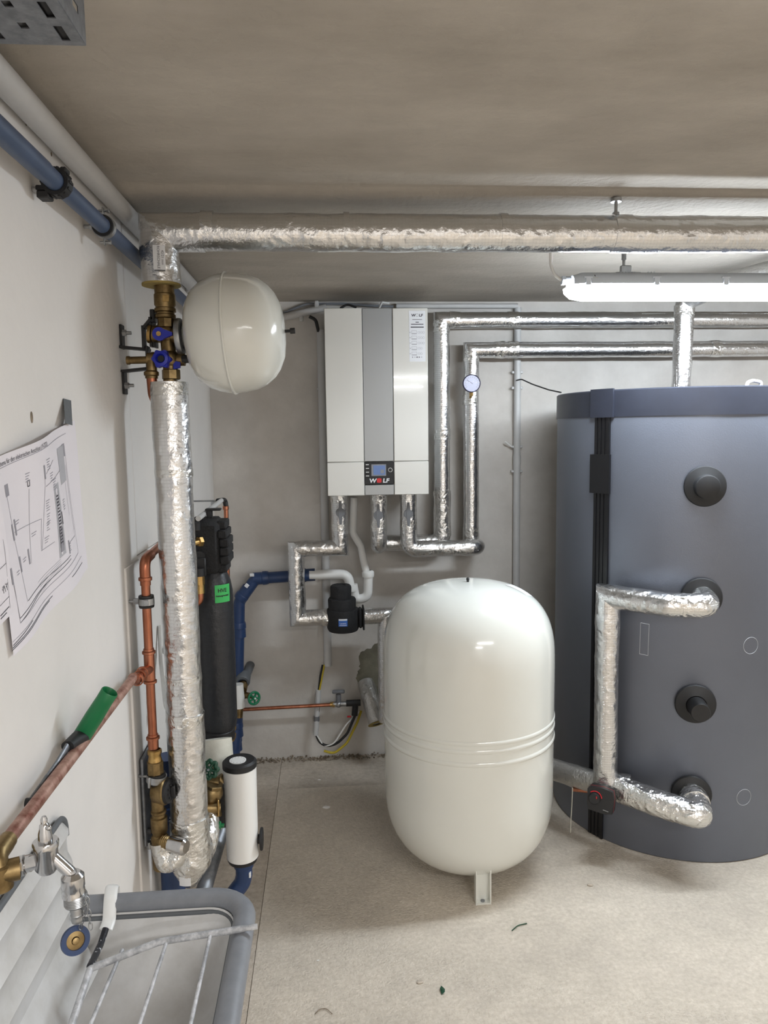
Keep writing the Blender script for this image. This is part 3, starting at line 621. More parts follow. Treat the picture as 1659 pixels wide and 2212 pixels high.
b.build('valve_neck', BLACK, t)
B().hex(c + V((0, 0, .022)), c + V((0, 0, -.008)), .0165, 8).cyl(c + V((0, 0, -.004)), c + V((0, 0, -.035)), .0155, seg=20).build('brass_union', BRASSB, t)
B().sweep([c + V((0, 0, -.03)), c + V((0, 0, -.06)), c + V((-.05, 0, -.09))], .0125, .03, 18, .01).build('copper_bend', COPPER, t)
la = lambda x, z, rr=r + .0015: V((sx + rr * math.sin(.62 + x / rr), SY - rr * math.cos(.62 + x / rr), z))
lz0, lz1 = (-0.333, 2.4, 1.039)[2], (-0.331, 2.4, 1.097)[2]
lb = B().grid(lambda u, v: la((u - .5) * .054, lz0 + (lz1 - lz0) * v), 8, 3).build('label', LABELG, t, label='green sticker lettered HVE')
bb = B()
for s_, z, sz in (('HVE', lz0 + .034, .017), ('Heizungsvorlauf', lz0 + .02, .0068)):
    vs, fs = textmesh(s_, sz, lambda x, y: la(x - .002, z + y, r + .002), .0004); bb.add(vs, fs)
bb.build('print', BLACK, lb, smooth=False)
# thin copper line behind it
t = thing('copper_line', 'thin copper line with a black clamp dropping behind the separator in the corner', 'pipe', (-0.375, 2.75, 1.29))
B().cyl((-0.372, 2.75, 1.324), (-0.376, 2.75, 1.028), .0085, seg=18).lathe([(.0085, -.008), (.0112, -.006), (.0112, .006), (.0085, .008)], (-0.373, 2.75, 1.312), (0, 0, 1), 20).build('pipe', COPPER, t)
B().sweep([(-0.372, 2.75, 1.317), (-0.375, 2.75, 1.341), (-0.394, 2.7, 1.342)], .0092, .015, 16, .006).build('black_bend', BLACK, t)
B().cyl((-0.384, 2.72, 1.342), (-0.405, 2.35, 1.319), .0085, seg=16).build('pipe', GREYPVC, t)
B().cyl((-0.406, 2.7, 1.341), (-0.407, 2.7, 1.319), .012, seg=16).cyl((-0.404, 2.7, 1.343), (-.53, 2.7, (-0.404, 2.7, 1.343)[2]), .003, seg=8).build('clamp', ZINC, t)
# white cylinder with black lid
WY = 2.2
wx = (-0.285, 2.2, 0.419)[0]; wr = 0.0979 / 2; wz1 = (-0.277, 2.17, 0.572)[2]; wz0 = (-0.287, 2.17, 0.284)[2]
t = thing('softening_unit', 'white upright cylinder with glossy black lid and round white dial, beside the foil pipe', 'water unit', (wx, WY, wz0))
B().lathe([(0, wz0), (wr - .003, wz0), (wr - .001, wz0 + .002), (wr + .0012, wz1), (0, wz1)], (wx, WY, 0), (0, 0, 1), 48).build('body', WHITEP, t)
B().lathe([(wr - .001, wz1), (wr + .0025, wz1 + .002), (wr + .0025, wz1 + .018), (wr - .004, wz1 + .024), (wr - .008, wz1 + .0235), (0, wz1 + .023)], (wx, WY, 0), (0, 0, 1), 48).build('lid', BLACK, t)
dl = B().lathe([(0, wz1 + .023), (.025, wz1 + .023), (.025, wz1 + .0255), (0, wz1 + .0258)], (wx - .004, WY - .006, 0), (0, 0, 1), 36).build('dial', WHITEP, t)
bb = B()
for k in range(12):
    a = 2 * PI * k / 12; bb.cyl((wx - .004 + .02 * math.cos(a), WY - .006 + .02 * math.sin(a), wz1 + .0255), (wx - .004 + .02 * math.cos(a), WY - .006 + .02 * math.sin(a), wz1 + .0262), .0011, seg=6)
bb.build('dial_mark', INKL, dl)
B().lathe([(0, wz0 - .012), (wr - .006, wz0 - .012), (wr - .001, wz0), (0, wz0 + .001)], (wx, WY, 0), (0, 0, 1), 48).build('base', BLACK, t)
B().box((wx - wr - .003, WY + .01, wz0 + .162), (.03, .05, .12), .004).build('mounting_block', BLACK, t)
cz = (-0.229, 2.2, 0.338)[2]
B().cyl((wx + wr - .012, WY, cz), (wx + wr + .008, WY, cz), .014, seg=18).cyl((wx + wr + .006, WY, cz), (wx + wr + .014, WY, cz), .034, seg=32, bev=.002).build('side_cap', BLACK, t)
t = thing('drain_elbow', 'navy plastic drain elbow under the white cylinder, disappearing behind the sink rim', 'pipe', (wx, WY, .1))
b = B().sweep([(wx + .002, WY, wz0 - .008), (wx + .002, WY, wz0 - .06), (wx - .004, WY, wz0 - .085), (wx - .05, WY - .01, wz0 - .14), (wx - .05, WY - .01, .0)], .0255, .04, 28, .012)
b.lathe([(.0255, -.02), (.0295, -.02), (.0305, -.016), (.0305, .0), (.0265, .004)], (wx + .002, WY, wz0 - .012), (0, 0, 1), 32)
b.build('pipe', BLUE2, t)
B().box((wx + .022, WY - .017, wz0 - .05), (.006, .012, .016), .001).build('label', STICK, t)
# valves between the foil pipe and the white cylinder
vy = 2.16
t = thing('gate_valve', 'brass gate valve with dark green handwheel beside the foil pipe, left of the white cylinder', 'valve', (-0.366, 2.16, 0.503))
b = B().cyl((-0.377, 2.2, 0.55), (-0.36, 2.16, 0.437), .023, seg=24).cyl((-0.378, 2.17, 0.543), (-0.343, 2.17, 0.541), .017, seg=20).cyl((-0.38, 2.14, 0.478), (-0.342, 2.15, 0.471), .019, seg=20).ball((-0.364, 2.16, 0.515), .033).hex((-0.359, 2.15, 0.537), (-0.356, 2.15, 0.548), .03).cyl((-0.352, 2.2, 0.541), (-0.339, 2.2, 0.526), .018, seg=18)
b.build('valve_body', BRASS, t)
def wheel(t, c, ax, R, m, spokes=4, rr=.0035, lob=0, hub=None):
    c = V(c); ax = V(ax).normalized(); d, u, w = perp(ax); n = 60
    pts = [c + (u * math.cos(2 * PI * k / n) + w * math.sin(2 * PI * k / n)) * (R + lob * math.cos(8 * 2 * PI * k / n)) for k in range(n)]
    b = B().sweep(pts + pts[:2], rr, 0, 10, caps=False)
    for k in range(spokes):
        a = 2 * PI * k / spokes + .4; q = (u * math.cos(a) + w * math.sin(a)) * R; b.sweep([c, c + q], rr * .85, 0, 8)
    b.cyl(c - ax * rr * 1.4, c + ax * rr * 1.4, R * .36, seg=18, bev=.0008)
    h = b.build('handwheel', m, t)
    B().cyl(c, c + ax * rr * 2.2, R * .16, seg=12).build('wheel_nut', hub or ZINC, h)
    B().cyl(c - ax * .04, c, .006, seg=12).build('stem', BRASS, t)
wheel(t, (-0.364, 2.13, 0.601), (-.1, -.95, .35), .022, GREEND, 5, .006, .003)
B().cyl((-0.348, 2.12, 0.432), (-0.335, 2.12, 0.432), .012, seg=18, bev=.002).cyl((-0.34, 2.12, 0.432), (-0.326, 2.12, 0.431), .006, seg=12).build('green_cap', GREEN, t)
B().box((-0.342, 2.13, 0.481), (.006, .01, .05), .002).build('lever', BRASSB, t)
t = thing('brass_fitting', 'two rounded brass fittings beside the black base ring of the separator', 'fitting', (-0.351, 2.5, 0.547))
b = B().ball((-0.347, 2.5, 0.577), .017).lathe([(.0, -.012), (.017, -.012), (.019, 0), (.017, .012), (0, .012)], (-0.35, 2.49, 0.551), (.3, 0, 1), 24).cyl((-0.347, 2.5, 0.58), (-0.355, 2.48, 0.536), .014, seg=18)
b.build('fitting_body', BRASSB, t)
t = thing('insulated_pipe', 'stubby white foam-covered pipe below the black separator', 'pipe', (-0.366, 2.3, 0.556))
B().sweep([(-0.373, 2.34, 0.606), (-0.369, 2.32, 0.547), (-0.381, 2.32, 0.454), (-0.383, 2.32, 0.329)], .049, .05, 28, .012, .004).build('foam_cover', WHITEI, t, ang=60)
t = thing('floor_pipe', 'grey steel pipe leaning down to the floor behind the sink corner', 'pipe', (-0.393, 2.3, 0.215))
B().cyl((-0.351, 2.35, 0.351), (-0.398, 2.12, 0.215), .0235, seg=28).build('pipe', GALV, t)
t = thing('drain_pipe', 'navy drain pipe standing on the left wall behind the brass safety valve', 'pipe', (-.455, 2.08, .4))
B().cyl((-.476, 2.1, 0), (-.476, 2.1, .66), .034, seg=32).lathe([(.034, -.02), (.038, -.016), (.038, .016), (.034, .02)], (-.476, 2.1, .5), (0, 0, 1), 32).build('pipe', BLUE2, t)
solo(B().sweep([(-.524, 2.28, 1.0), (-.515, 2.24, .9), (-.49, 2.16, .8), (-.47, 2.1, .805), (-.455, 2.1, .83), (-.45, 2.12, .88), (-.478, 2.2, .93), (-.512, 2.26, .93)], .012, .04, 8, .012, flat=(1, .18), up=(.6, -.7, .2)), 'pipe_strap', WHITEP, 'curled white plastic strap beside the tall vertical foil pipe', 'strap')
# ================================================================== BACK WALL: DRAIN, SIPHON, COPPER LINE
DY = 3.43
t = thing('drain_pipe', 'navy drain pipe rising in the back corner and turning right along the back wall', 'pipe', (-0.444, 3.43, 0.365))
b = B().sweep([(-0.471, 3.4, 0.04), (-0.449, 3.43, 0.23), (-0.419, 3.43, 0.807), (-0.341, 3.43, 0.914), (-0.085, 3.43, 0.924)], .0265, .05, 28, .02)
for px, py, ww in ((0, 0, 0),): pass
b.build('pipe', BLUE2, t)
def sock(b, c, d, r0, w): 
    return b.lathe([(r0 * .98, -w / 2), (r0 * 1.1, -w / 2), (r0 * 1.2, -w * .35), (r0 * 1.2, -w * .12), (r0 * 1.1, -w * .08), (r0 * 1.1, w / 2), (r0 * .98, w / 2)], c, d, 28)
for c, d in (((-0.423, 3.43, 0.675), (.02, 0, -1)), ((-0.316, 3.43, 0.915), (-1, 0, -.05)), ((-0.396, 3.43, 0.845), (.6, 0, .75)), ((-0.452, 3.43, 0.196), (.05, 0, -1)), ((-0.459, 3.43, 0.128), (.05, 0, -1)), ((-0.467, 3.41, 0.076), (.15, .1, -1)), ((-0.102, 3.43, 0.924), (1, 0, .03))):
    sock(B(), c, d, .0265, .07).build('coupling', BLUE2, t)
B().box((-0.379, 3.4, 0.888), (.018, .003, .018), .001, Matrix.Rotation(.7, 3, 'Y')).build('label', STICK, t)
B().box((-0.354, 3.4, 0.937), (.02, .003, .014), .001).build('label', STICK, t)
t = thing('siphon', 'white plastic siphon trap below the heating unit, joined to the navy drain', 'siphon', (0.124, 3.4, 0.884))
Y = 3.41
B().sweep([(-0.093, 3.42, 0.926), (0.087, 3.42, 0.925), (0.096, 3.42, 0.848)], .0225, .05, 26, .01).build('pipe', WHITEP, t)
B().sweep([(0.108, 3.42, 0.876), (0.119, 3.42, 0.801), (0.176, 3.42, 0.813), (0.182, 3.42, 0.923)], .0215, .06, 26, .008, nseg=10).build('trap_bend', WHITEP, t)
b = B().sweep([(0.173, 3.42, 0.927), (0.159, 3.42, 0.989), (0.149, 3.42, 1.054), (0.112, 3.42, 1.116), (0.121, 3.42, 1.281)], .0165, .04, 22, .01)
b.build('inlet_pipe', WHITEP, t)
for c, d, r0 in (((0.103, 3.42, 0.855), (.15, 0, -1), .0235), ((0.18, 3.42, 0.923), (0, 0, 1), .0235)):
    B().lathe([(r0 * .9, -.014), (r0 * 1.14, -.014), (r0 * 1.2, -.004), (r0 * 1.2, .008), (r0 * 1.05, .014), (r0 * .7, .018)], c, d, 28).build('coupling', WHITEP, t)
t = thing('stub_pipe', 'dark grey pipe stub with wide socket on the back wall above the green handwheel', 'pipe', (-0.399, 3.4, 0.474))
B().cyl((-0.387, 3.52, 0.477), (-0.406, 3.4, 0.441), .0205, seg=26).build('pipe', TAPE, t)
B().lathe([(.0205, -.02), (.033, -.014), (.034, .03), (.03, .036), (.02, .036)], (-0.411, 3.42, 0.447), V((-0.406, 3.34, 0.439)) - V((-0.403, 3.44, 0.472)), 30).build('socket', TAPE, t)
B().cyl((-0.409, 3.4, 0.427), (-0.413, 3.37, 0.407), .022, seg=20).build('brass_end', BRASS, t)
t = thing('stop_valve', 'brass stop valve with green and white handwheel low on the back wall', 'valve', (-0.354, 3.3, 0.39))
b = B().cyl((-0.419, 3.38, 0.382), (-0.381, 3.36, 0.381), .014, seg=18).hex((-0.411, 3.38, 0.379), (-0.399, 3.37, 0.38), .019).cyl((-0.421, 3.4, 0.397), (-0.433, 3.38, 0.271), .017, seg=18)
b.build('valve_body', BRASS, t)
wheel(t, (-0.355, 3.33, 0.379), (.55, -.8, .12), .027, GREENV, 5, .0055, 0, WHITEP)
B().sweep([(-0.428, 3.35, 0.441), (-0.426, 3.35, 0.393), (-0.428, 3.35, 0.331)], .026, 0, 20, .01, .006).build('paper_wrap', WHITEP, t)
t = thing('copper_line', 'thin copper pipe along the back wall ending in a grey tee-handled valve', 'pipe', (-0.215, 3.46, 0.283))
B().cyl((-0.466, 3.46, 0.278), (-0.001, 3.46, 0.285), .0085, seg=18).build('pipe', COPPER, t)
B().cyl((-0.01, 3.46, 0.286), (0.014, 3.46, 0.287), .0115, seg=16).hex((0.001, 3.46, 0.285), (0.012, 3.46, 0.287), .014).build('fitting', BRASSB, t)
B().cyl((0.005, 3.46, 0.287), (0.076, 3.46, 0.287), .0125, seg=18).ball((0.03, 3.46, 0.286), .0165).build('valve_body', ZINC, t)
b = B().cyl((0.03, 3.46, 0.293), (0.031, 3.46, 0.334), .0125, seg=16).box((0.031, 3.46, 0.348), (.06, .02, .016), .004)
b.build('tee_handle', GREYL, t)
b = B().cyl((0.067, 3.46, 0.289), (0.136, 3.46, 0.289), .0155, seg=18).cyl((0.112, 3.46, 0.285), (0.106, 3.46, 0.228), .0145, seg=18)
b.build('black_tee', BLACK, t)
B().box((0.079, 3.44, 0.23), (.018, .01, .007), .002).build('red_tab', RED, t)
t = thing('insulated_pipe', 'short grubby foil-wrapped pipe stub with open end, low on the back wall', 'pipe', (0.194, 3.45, 0.285))
jacket(t, [(0.166, 3.53, 0.362), (0.183, 3.46, 0.31), (0.209, 3.39, 0.212)], .042, 'foil_jacket', DULL, .008)
B().lathe([(.02, 0), (.042, 0), (.042, .003), (.02, .003)], (0.208, 3.388, 0.211), V((0.209, 3.39, 0.212)) - V((0.183, 3.46, 0.31)), 26).build('end_ring', FOAMY, t)
# conduits on back wall
t = thing('wall_conduit', 'white vertical conduit running down behind the heating unit on its left', 'conduit', (-0.029, 3.5, 1.223))
cx = (-0.016, 3.5, 1.655)[0]
B().cyl((cx, 3.5, (-0.024, 3.5, 2.051)[2]), (cx, 3.5, (-0.035, 3.5, 0.465)[2]), .0185, seg=24).build('tube', GREYPVC, t)
for px, py, xx in ((680, 840, .03), (685, 1040, .03)): B().box((cx, 3.505, (-0.028, 3.5, 1.783)[2] if py == 840 else (-0.037, 3.5, 1.354)[2]), (.046, .026, .014), .003).build('wall_clip', GREYPVC, t)
t = thing('wall_conduit', 'short white conduit sleeve hanging on the cables below the long vertical conduit', 'conduit', (-0.073, 3.48, 0.239))
B().cyl((-0.064, 3.49, 0.351), (-0.082, 3.47, 0.133), .0125, seg=20).build('lower_tube', GREYPVC, t)
B().lathe([(.0125, -.012), (.014, -.012), (.014, .012), (.0125, .012)], (-0.076, 3.478, 0.213), (.03, 0, 1), 20).build('coupling', GREYL, t)
t = thing('cable', 'black cable leaving the lower conduit end and looping up to the black tee', 'cable', (0.002, 3.47, 0.101))
B().sweep([(-0.042, 3.5, 0.47), (-0.054, 3.49, 0.419), (-0.064, 3.49, 0.346)], .0045, .05, 8).build('upper_length', BLACK, t)
B().sweep([(-0.082, 3.47, 0.14), (-0.065, 3.46, 0.099), (-0.03, 3.45, 0.083), (0.019, 3.45, 0.093), (0.069, 3.45, 0.141), (0.104, 3.46, 0.216), (0.116, 3.48, 0.236)], .0065, .08, 10, .01).build('lower_loop', BLACK, t)
t = thing('cable', 'yellow cable showing in the conduit gap and sagging below the black loop', 'cable', (0.005, 3.45, 0.044))
B().sweep([(-0.033, 3.495, 0.472), (-0.045, 3.485, 0.416), (-0.06, 3.485, 0.348)], .004, .05, 8).build('upper_length', YELLOW, t)
B().sweep([(-0.044, 3.46, 0.056), (0.005, 3.45, 0.044), (0.068, 3.46, 0.091), (0.12, 3.48, 0.185), (0.14, 3.5, 0.234)], .006, .08, 8, .01).build('lower_loop', YELLOW, t)
solo(B().sweep([(-0.078, 3.465, 0.137), (-0.043, 3.45, 0.079), (0.006, 3.44, 0.1), (0.065, 3.45, 0.187), (0.13, 3.5, 0.23)], .0035, .06, 8, .01), 'cable', WHITEP, 'thin white cable crossing the black cable loop low on the back wall', 'cable')
t = thing('wall_conduit', 'white vertical conduit on the back wall between foil pipes and grey tank', 'conduit', (0.9, 3.5, 1.425))
cx = (0.903, 3.5, 1.644)[0]
B().cyl((cx, 3.5, .2), (cx, 3.5, (0.902, 3.5, 2.15)[2]), .0165, seg=24).build('tube', GREYPVC, t)
B().cyl((cx, 3.5, (0.9, 3.5, 1.46)[2]), (cx, 3.5, (0.9, 3.5, 1.419)[2]), .0185, seg=24).build('sleeve', GREYPVC, t)
for z in ((0.897, 3.5, 1.852)[2], (0.898, 3.5, 1.779)[2], (0.899, 3.5, 1.502)[2], (0.9, 3.5, 1.385)[2]):
    B().box((cx, 3.508, z), (.055, .024, .013), .003).build('wall_clip', GREYPVC, t)
zz_ = (0.899, 3.5, 1.502)[2]
B().cyl((cx - .026, 3.5, zz_), (cx - .06, 3.49, zz_ + .025), .004, seg=8).build('screw_plug', WHITEP, t)
solo(B().sweep([(0.892, 3.48, 1.812), (0.915, 3.475, 1.818), (0.948, 3.4, 1.789), (0.979, 3.25, 1.755), (0.971, 3.05, 1.733)], .003, .1, 8, .03), 'sensor_cable', BLACK, 'thin dark cable sagging from the right-hand wall conduit to the grey tank lid', 'cable')
t = thing('wall_conduit', 'white conduit pieces lying along the top of the back wall above the heating unit', 'conduit', (0.341, 3.49, 2.157))
B().cyl((0.333, 3.49, 2.155), (0.9, 3.49, 2.155), .0115, seg=18).build('tube', GREYPVC, t)
B().cyl((-0.217, 3.47, 2.095), (0.012, 3.48, 2.148), .016, seg=18).build('tube', GREYPVC, t)
B().box((-0.032, 3.48, 2.156), (.02, .03, .04), .004).build('wall_clip', GREYPVC, t)
B().box((-0.102, 3.48, 2.098), (.018, .03, .025), .004).build('wall_clip', GREYPVC, t)
solo(B().sweep([(-0.184, 3.5, 2.126), (-0.082, 3.5, 2.166), (0.086, 3.48, 2.164), (0.212, 3.47, 2.154), (0.317, 3.46, 2.148)], .006, .1, 8, .03), 'cable', GREYP, 'grey cable running along the top of the back wall behind the heating unit', 'cable')
solo(B().sweep([(-0.066, 3.46, 2.104), (-0.037, 3.46, 2.091), (-0.026, 3.49, 2.042)], .0075, .03, 10, .01), 'cable', BLACK, 'short black cable bending down into the conduit left of the heating unit', 'cable')
solo(B().sweep([(0.071, 3.3, 2.114), (0.102, 3.3, 2.132), (0.142, 3.3, 2.118)], .005, .03, 8, .01), 'cable', BLACK, 'black cable arching above the top edge of the heating unit', 'cable')
solo(B().sweep([(0.238, 3.3, 2.11), (0.26, 3.4, 2.157), (0.295, 3.45, 2.161)], .0045, .03, 8, .01), 'cable', WHITEP, 'white cable rising from the top of the heating unit to the wall conduit', 'cable')
# ================================================================== HEATING UNIT
FY = 3.17
hx0, hx1 = 0.0, .4345; hz0, hz1 = (0.217, 3.17, 1.311)[2], (0.215, 3.17, 2.095)[2]
t = thing('heating_unit', 'white and grey wall-hung heating unit with a small black control panel', 'heater', (.217, 3.34, hz0))
B().box(((hx0 + hx1) / 2, FY + .175, (hz0 + hz1) / 2), (hx1 - hx0 - .004, .31, hz1 - hz0 - .002), .006).build('casing', WHITEM, t)
xa, xb = (0.158, 3.17, 1.781)[0], (0.285, 3.17, 1.78)[0]; zs = (0.22, 3.17, 1.455)[2]; g = .0012
def pan(name, x0, x1, z0, z1, m, y=FY, d=.024, **k):
    return B().box(((x0 + x1) / 2, y + d / 2, (z0 + z1) / 2), (x1 - x0 - g, d, z1 - z0 - g * 1.4), .0022).build(name, m, t, **k)
pan('front_panel', hx0, xa, zs, hz1, WHITEM); rp = pan('front_panel', xb, hx1, zs, hz1, WHITEM)
pan('centre_panel', xa, xb, zs, hz1, SILVER, FY + .001, label='silver grey centre panel')
pan('lower_panel', hx0, xa, hz0, zs, WHITEM); pan('lower_panel', xb, hx1, hz0, zs, WHITEM)
zc = (0.218, 3.17, 1.357)[2]
pan('lower_panel', xa, xb, hz0, zc, SILVER, FY + .001, label='silver grey lower centre panel')
cp = pan('control_panel', xa, xb, zc, zs, BLACK, FY - .001, label='black control panel with display')
cxm = (xa + xb) / 2; W = xb - xa; zc1 = zs
B().box((xa + W * .48, FY - .0015, zc1 - .036), (W * .5, .002, .05), .0008).build('display_bezel', GREYP, cp)
B().box((xa + W * .5, FY - .0025, zc1 - .036), (W * .4, .001, .04)).build('display', SCREEN, cp)
B().box((xa + W * .6, FY - .0032, zc1 - .042), (W * .12, .0006, .016)).build('display_icon', GREYP, cp)
for k in range(4): B().box((xa + W * .1, FY - .0022, zc1 - .012 - k * .016), (W * .11, .002, .0032), .0008).build('button', WHITEP, cp)
B().lathe([(.0082, -.001), (.0095, 0), (.0082, .002), (.0075, .002), (.0075, -.001)], (xa + W * .87, FY - .0012, zc1 - .036), (0, -1, 0), 32).build('dial_ring', WHITEP, cp)
B().lathe([(0, .0022), (.007, .002), (.0074, -.001)], (xa + W * .87, FY - .0012, zc1 - .036), (0, -1, 0), 28).build('knob', BLACK, cp)
def logo(cx, z, sz, y, parent, mw, mo, mo2):
    b = B()
    for s_, dx in (('W', -sz * 1.18), ('LF', sz * 1.12)):
        vs, fs = textmesh(s_, sz, lambda x, yy: V((cx + dx + x, y, z + yy)), sz * .035, shear=.12, sx=1.15); b.add(vs, fs)
    b.build('logo_letters', mw, parent, smooth=False)
    c = V((cx - sz * .04, y, z + sz * .36))
    B().lathe([(0, 0), (sz * .42, 0), (sz * .42, .0004), (0, .0004)], c, (0, -1, 0), 28).build('logo_disc', mo, parent)
    b = B()
    for k in range(4):
        a = PI / 4 + k * PI / 2; q = c + V((math.cos(a) * sz * .47, -.0003, math.sin(a) * sz * .40))
        b.box(q, (sz * .2, .0005, sz * .1), 0, Matrix.Rotation(-(a + PI / 2), 3, 'Y'))
    b.prism([(-.16 * sz, .1 * sz), (-.05 * sz, .22 * sz), (.2 * sz, .05 * sz), (.1 * sz, -.04 * sz), (0, -.2 * sz)], c + V((0, -.0004, 0)), (1, 0, 0), (0, 0, 1), .0004)
    b.build('logo_mark', mo2, parent)
logo(cxm, zc + .009, .0245, FY - .0022, cp, STICK, RED, RED)
sk0, sk1 = (0.355, 3.168, 1.979)[0], (0.424, 3.168, 1.979)[0]; sz1, sz0 = (0.387, 3.168, 2.083)[2], (0.386, 3.168, 1.874)[2]
st = B().box(((sk0 + sk1) / 2, FY - .0004, (sz0 + sz1) / 2), (sk1 - sk0, .0008, sz1 - sz0)).build('sticker', STICK, rp, label='pale instruction sticker')
# the sticker's print is joined to the sticker's own sheet level (thing > part > sub-part)
sw_ = sk1 - sk0; sc_ = (sk0 + sk1) / 2; sh = sz1 - sz0
b = B()
for s_, dx in (('W', -.0165), ('LF', .0155)):
    vs, fs = textmesh(s_, .0145, lambda x, yy: V((sc_ + dx + x, FY - .0012, sz1 - .0235 + yy)), .0006, shear=.12, sx=1.1); b.add(vs, fs)
b.lathe([(.0058, 0), (.0066, 0), (.0066, .0003), (.0058, .0003), (.0058, 0)], (sc_ - .0005, FY - .0011, sz1 - .018), (0, -1, 0), 24)
for k, (fr, ww, hh) in enumerate(((.172, .6, .002), (.225, .2, .0032), (.265, .76, .0032), (.315, .8, .0022), (.328, .8, .0022))):
    b.box((sc_, FY - .0009, sz1 - sh * fr), (sw_ * ww, .0006, hh))
b.build('sticker_print', INK, rp, smooth=False)
b = B()
for k in range(5):
    z = sz1 - sh * (.425 + k * .105)
    b.box((sk0 + sw_ * .06, FY - .0009, z), (.0022, .0006, .005))
    for x0, x1 in ((.16, .46),):
        X0_, X1_ = sk0 + sw_ * x0, sk0 + sw_ * x1
        for zz in (.007, -.007): b.box(((X0_ + X1_) / 2, FY - .0009, z + zz), (X1_ - X0_, .0006, .0009))
        for xx in (X0_, X1_): b.box((xx, FY - .0009, z), (.0009, .0006, .014))
        b.box(((X0_ + X1_) / 2, FY - .0009, z - .0045), ((X1_ - X0_) * .9, .0006, .002))
    for j in range(3 if k < 3 else 2):
        b.ring((sk0 + sw_ * (.6 + .14 * j), FY - .0009, z), (0, -1, 0), .0042, .0004, 14, 4)
for k, ww in enumerate((.05, .03, .12, .08, .03)): b.box((sk0 + sw_ * (.2 + .14 * k), FY - .0009, sz0 + sh * .085), (sw_ * ww, .0006, .006))
b.build('sticker_print', INKL, rp, smooth=False)
# ================================================================== FOIL PIPES AROUND THE HEATING UNIT
HP = .038
def lever(t, c, ang=0):
    b = B().cyl(V(c), V(c) + V((0, -.007, 0)), .0205, seg=32, bev=.001)
    b.prism([(-.0052, -.054), (.0052, -.054), (.0095, 0), (.0052, .05), (-.0052, .05), (-.0095, 0)], V(c) + V((0, -.0025, 0)), (1, 0, 0), (0, 0, 1), .0065)
    b.cyl(V(c), V(c) + V((0, .012, 0)), .009, seg=14)
    b.build('valve_lever', GREYL, t, label='grey valve lever')
PYY = 3.32
t = thing('insulated_pipe', 'foil-wrapped pipe from the left heater outlet, stepping left and down to the black filter', 'pipe', (-0.149, 3.32, 0.93))
p = [((0.056, 3.32, 1.322)), ((0.051, 3.32, 1.066)), ((-0.147, 3.32, 1.071)), ((-0.154, 3.32, 0.747)), ((0.003, 3.32, 0.742))]
xs = .052; p = [(xs, PYY, 1.34), (xs, PYY, p[1][2]), (p[2][0], PYY, p[1][2]), (p[2][0], PYY, p[3][2]), (xs, PYY, p[3][2])]
jacket(t, p, HP, amp=.005, step=.009)
for c, d in (((xs, PYY, 1.285), (0, 0, 1)), ((xs, PYY, 1.16), (0, 0, 1)), ((-.02, PYY, p[3][2]), (1, 0, 0))): band(t, c, d, HP + .002, .03, amp=.006)
lever(t, (0.054, 3.274, 1.23))
zf = p[3][2]
t = thing('magnetic_filter', 'black stepped foam-covered filter with blue label, on the foil pipe under the heating unit', 'filter', (.056, PYY, zf))
fy = PYY - .012
fz = lambda py: 0
z_ = [(0.057, 3.26, 0.894)[2], (0.056, 3.26, 0.825)[2], (0.055, 3.25, 0.791)[2], (0.053, 3.25, 0.701)[2]]
z_ = [(0.058, 3.3, 0.898)[2], (0.056, 3.25, 0.835)[2], (0.055, 3.25, 0.787)[2], (0.053, 3.25, 0.686)[2]]
b = B().lathe([(0, z_[3]), (.066, z_[3] + .004), (.072, z_[3] + .016), (.0735, z_[2] - .006), (.070, z_[2] + .002), (.0645, z_[2] + .004), (0, z_[2] + .004)], (.057, fy, 0), (0, 0, 1), 40)
b.build('foam_body', BLACKM, t)
B().lathe([(0, z_[2] + .002), (.062, z_[2] + .002), (.0635, z_[1] - .004), (.060, z_[1] + .003), (.046, z_[1] + .005), (0, z_[1] + .005)], (.054, fy, 0), (0, 0, 1), 40).build('foam_collar', BLACKM, t)
B().lathe([(0, z_[1]), (.046, z_[1]), (.048, z_[0] - .012), (.046, z_[0] - .004), (.041, z_[0]), (.024, z_[0]), (.021, z_[0] - .004), (0, z_[0] - .004)], (.05, fy, 0), (0, 0, 1), 40).build('foam_cap', BLACKM, t)
zl = (0.051, 3.23, 0.742)[2]
fl = lambda x, z, rr=.0748: V((.057 + rr * math.sin(x / rr - .02), fy - rr * math.cos(x / rr - .02), zl + z))
lb = B().grid(lambda u, v: fl((u - .5) * .04, (v - .5) * .034), 6, 3).build('label', BLUEL, t, label='blue printed label')
bb = B().grid(lambda u, v: fl((u - .5) * .038, .0095 + v * .0075, .0752), 4, 1); 
bb.build('label_band', STICK, lb)
bb = B(); vs, fs = textmesh('Lacann', .0105, lambda x, y: fl(x, y - .006, .0752)); bb.add(vs, fs)
for z in (-.011, -.0135): bb.grid(lambda u, v: fl((u - .5) * .032, z + v * .001, .0752), 4, 1)
bb.build('print', STICK, lb, smooth=False)
b = B().box((.057 + .078, fy - .005, zf), (.02, .075, .085), .008).box((.057 + .092, fy - .005, zf), (.008, .085, .1), .003)
b.build('foam_flange', BLACKM, t)
t = thing('insulated_pipe', 'foil-wrapped pipe from the black filter turning down behind the white vessel', 'pipe', (0.235, 3.32, 0.596))
xd = (0.25, 3.32, 0.486)[0]
jacket(t, [(.12, PYY, zf), (xd, PYY, zf), (xd, PYY, .25)], HP - .001, amp=.005)
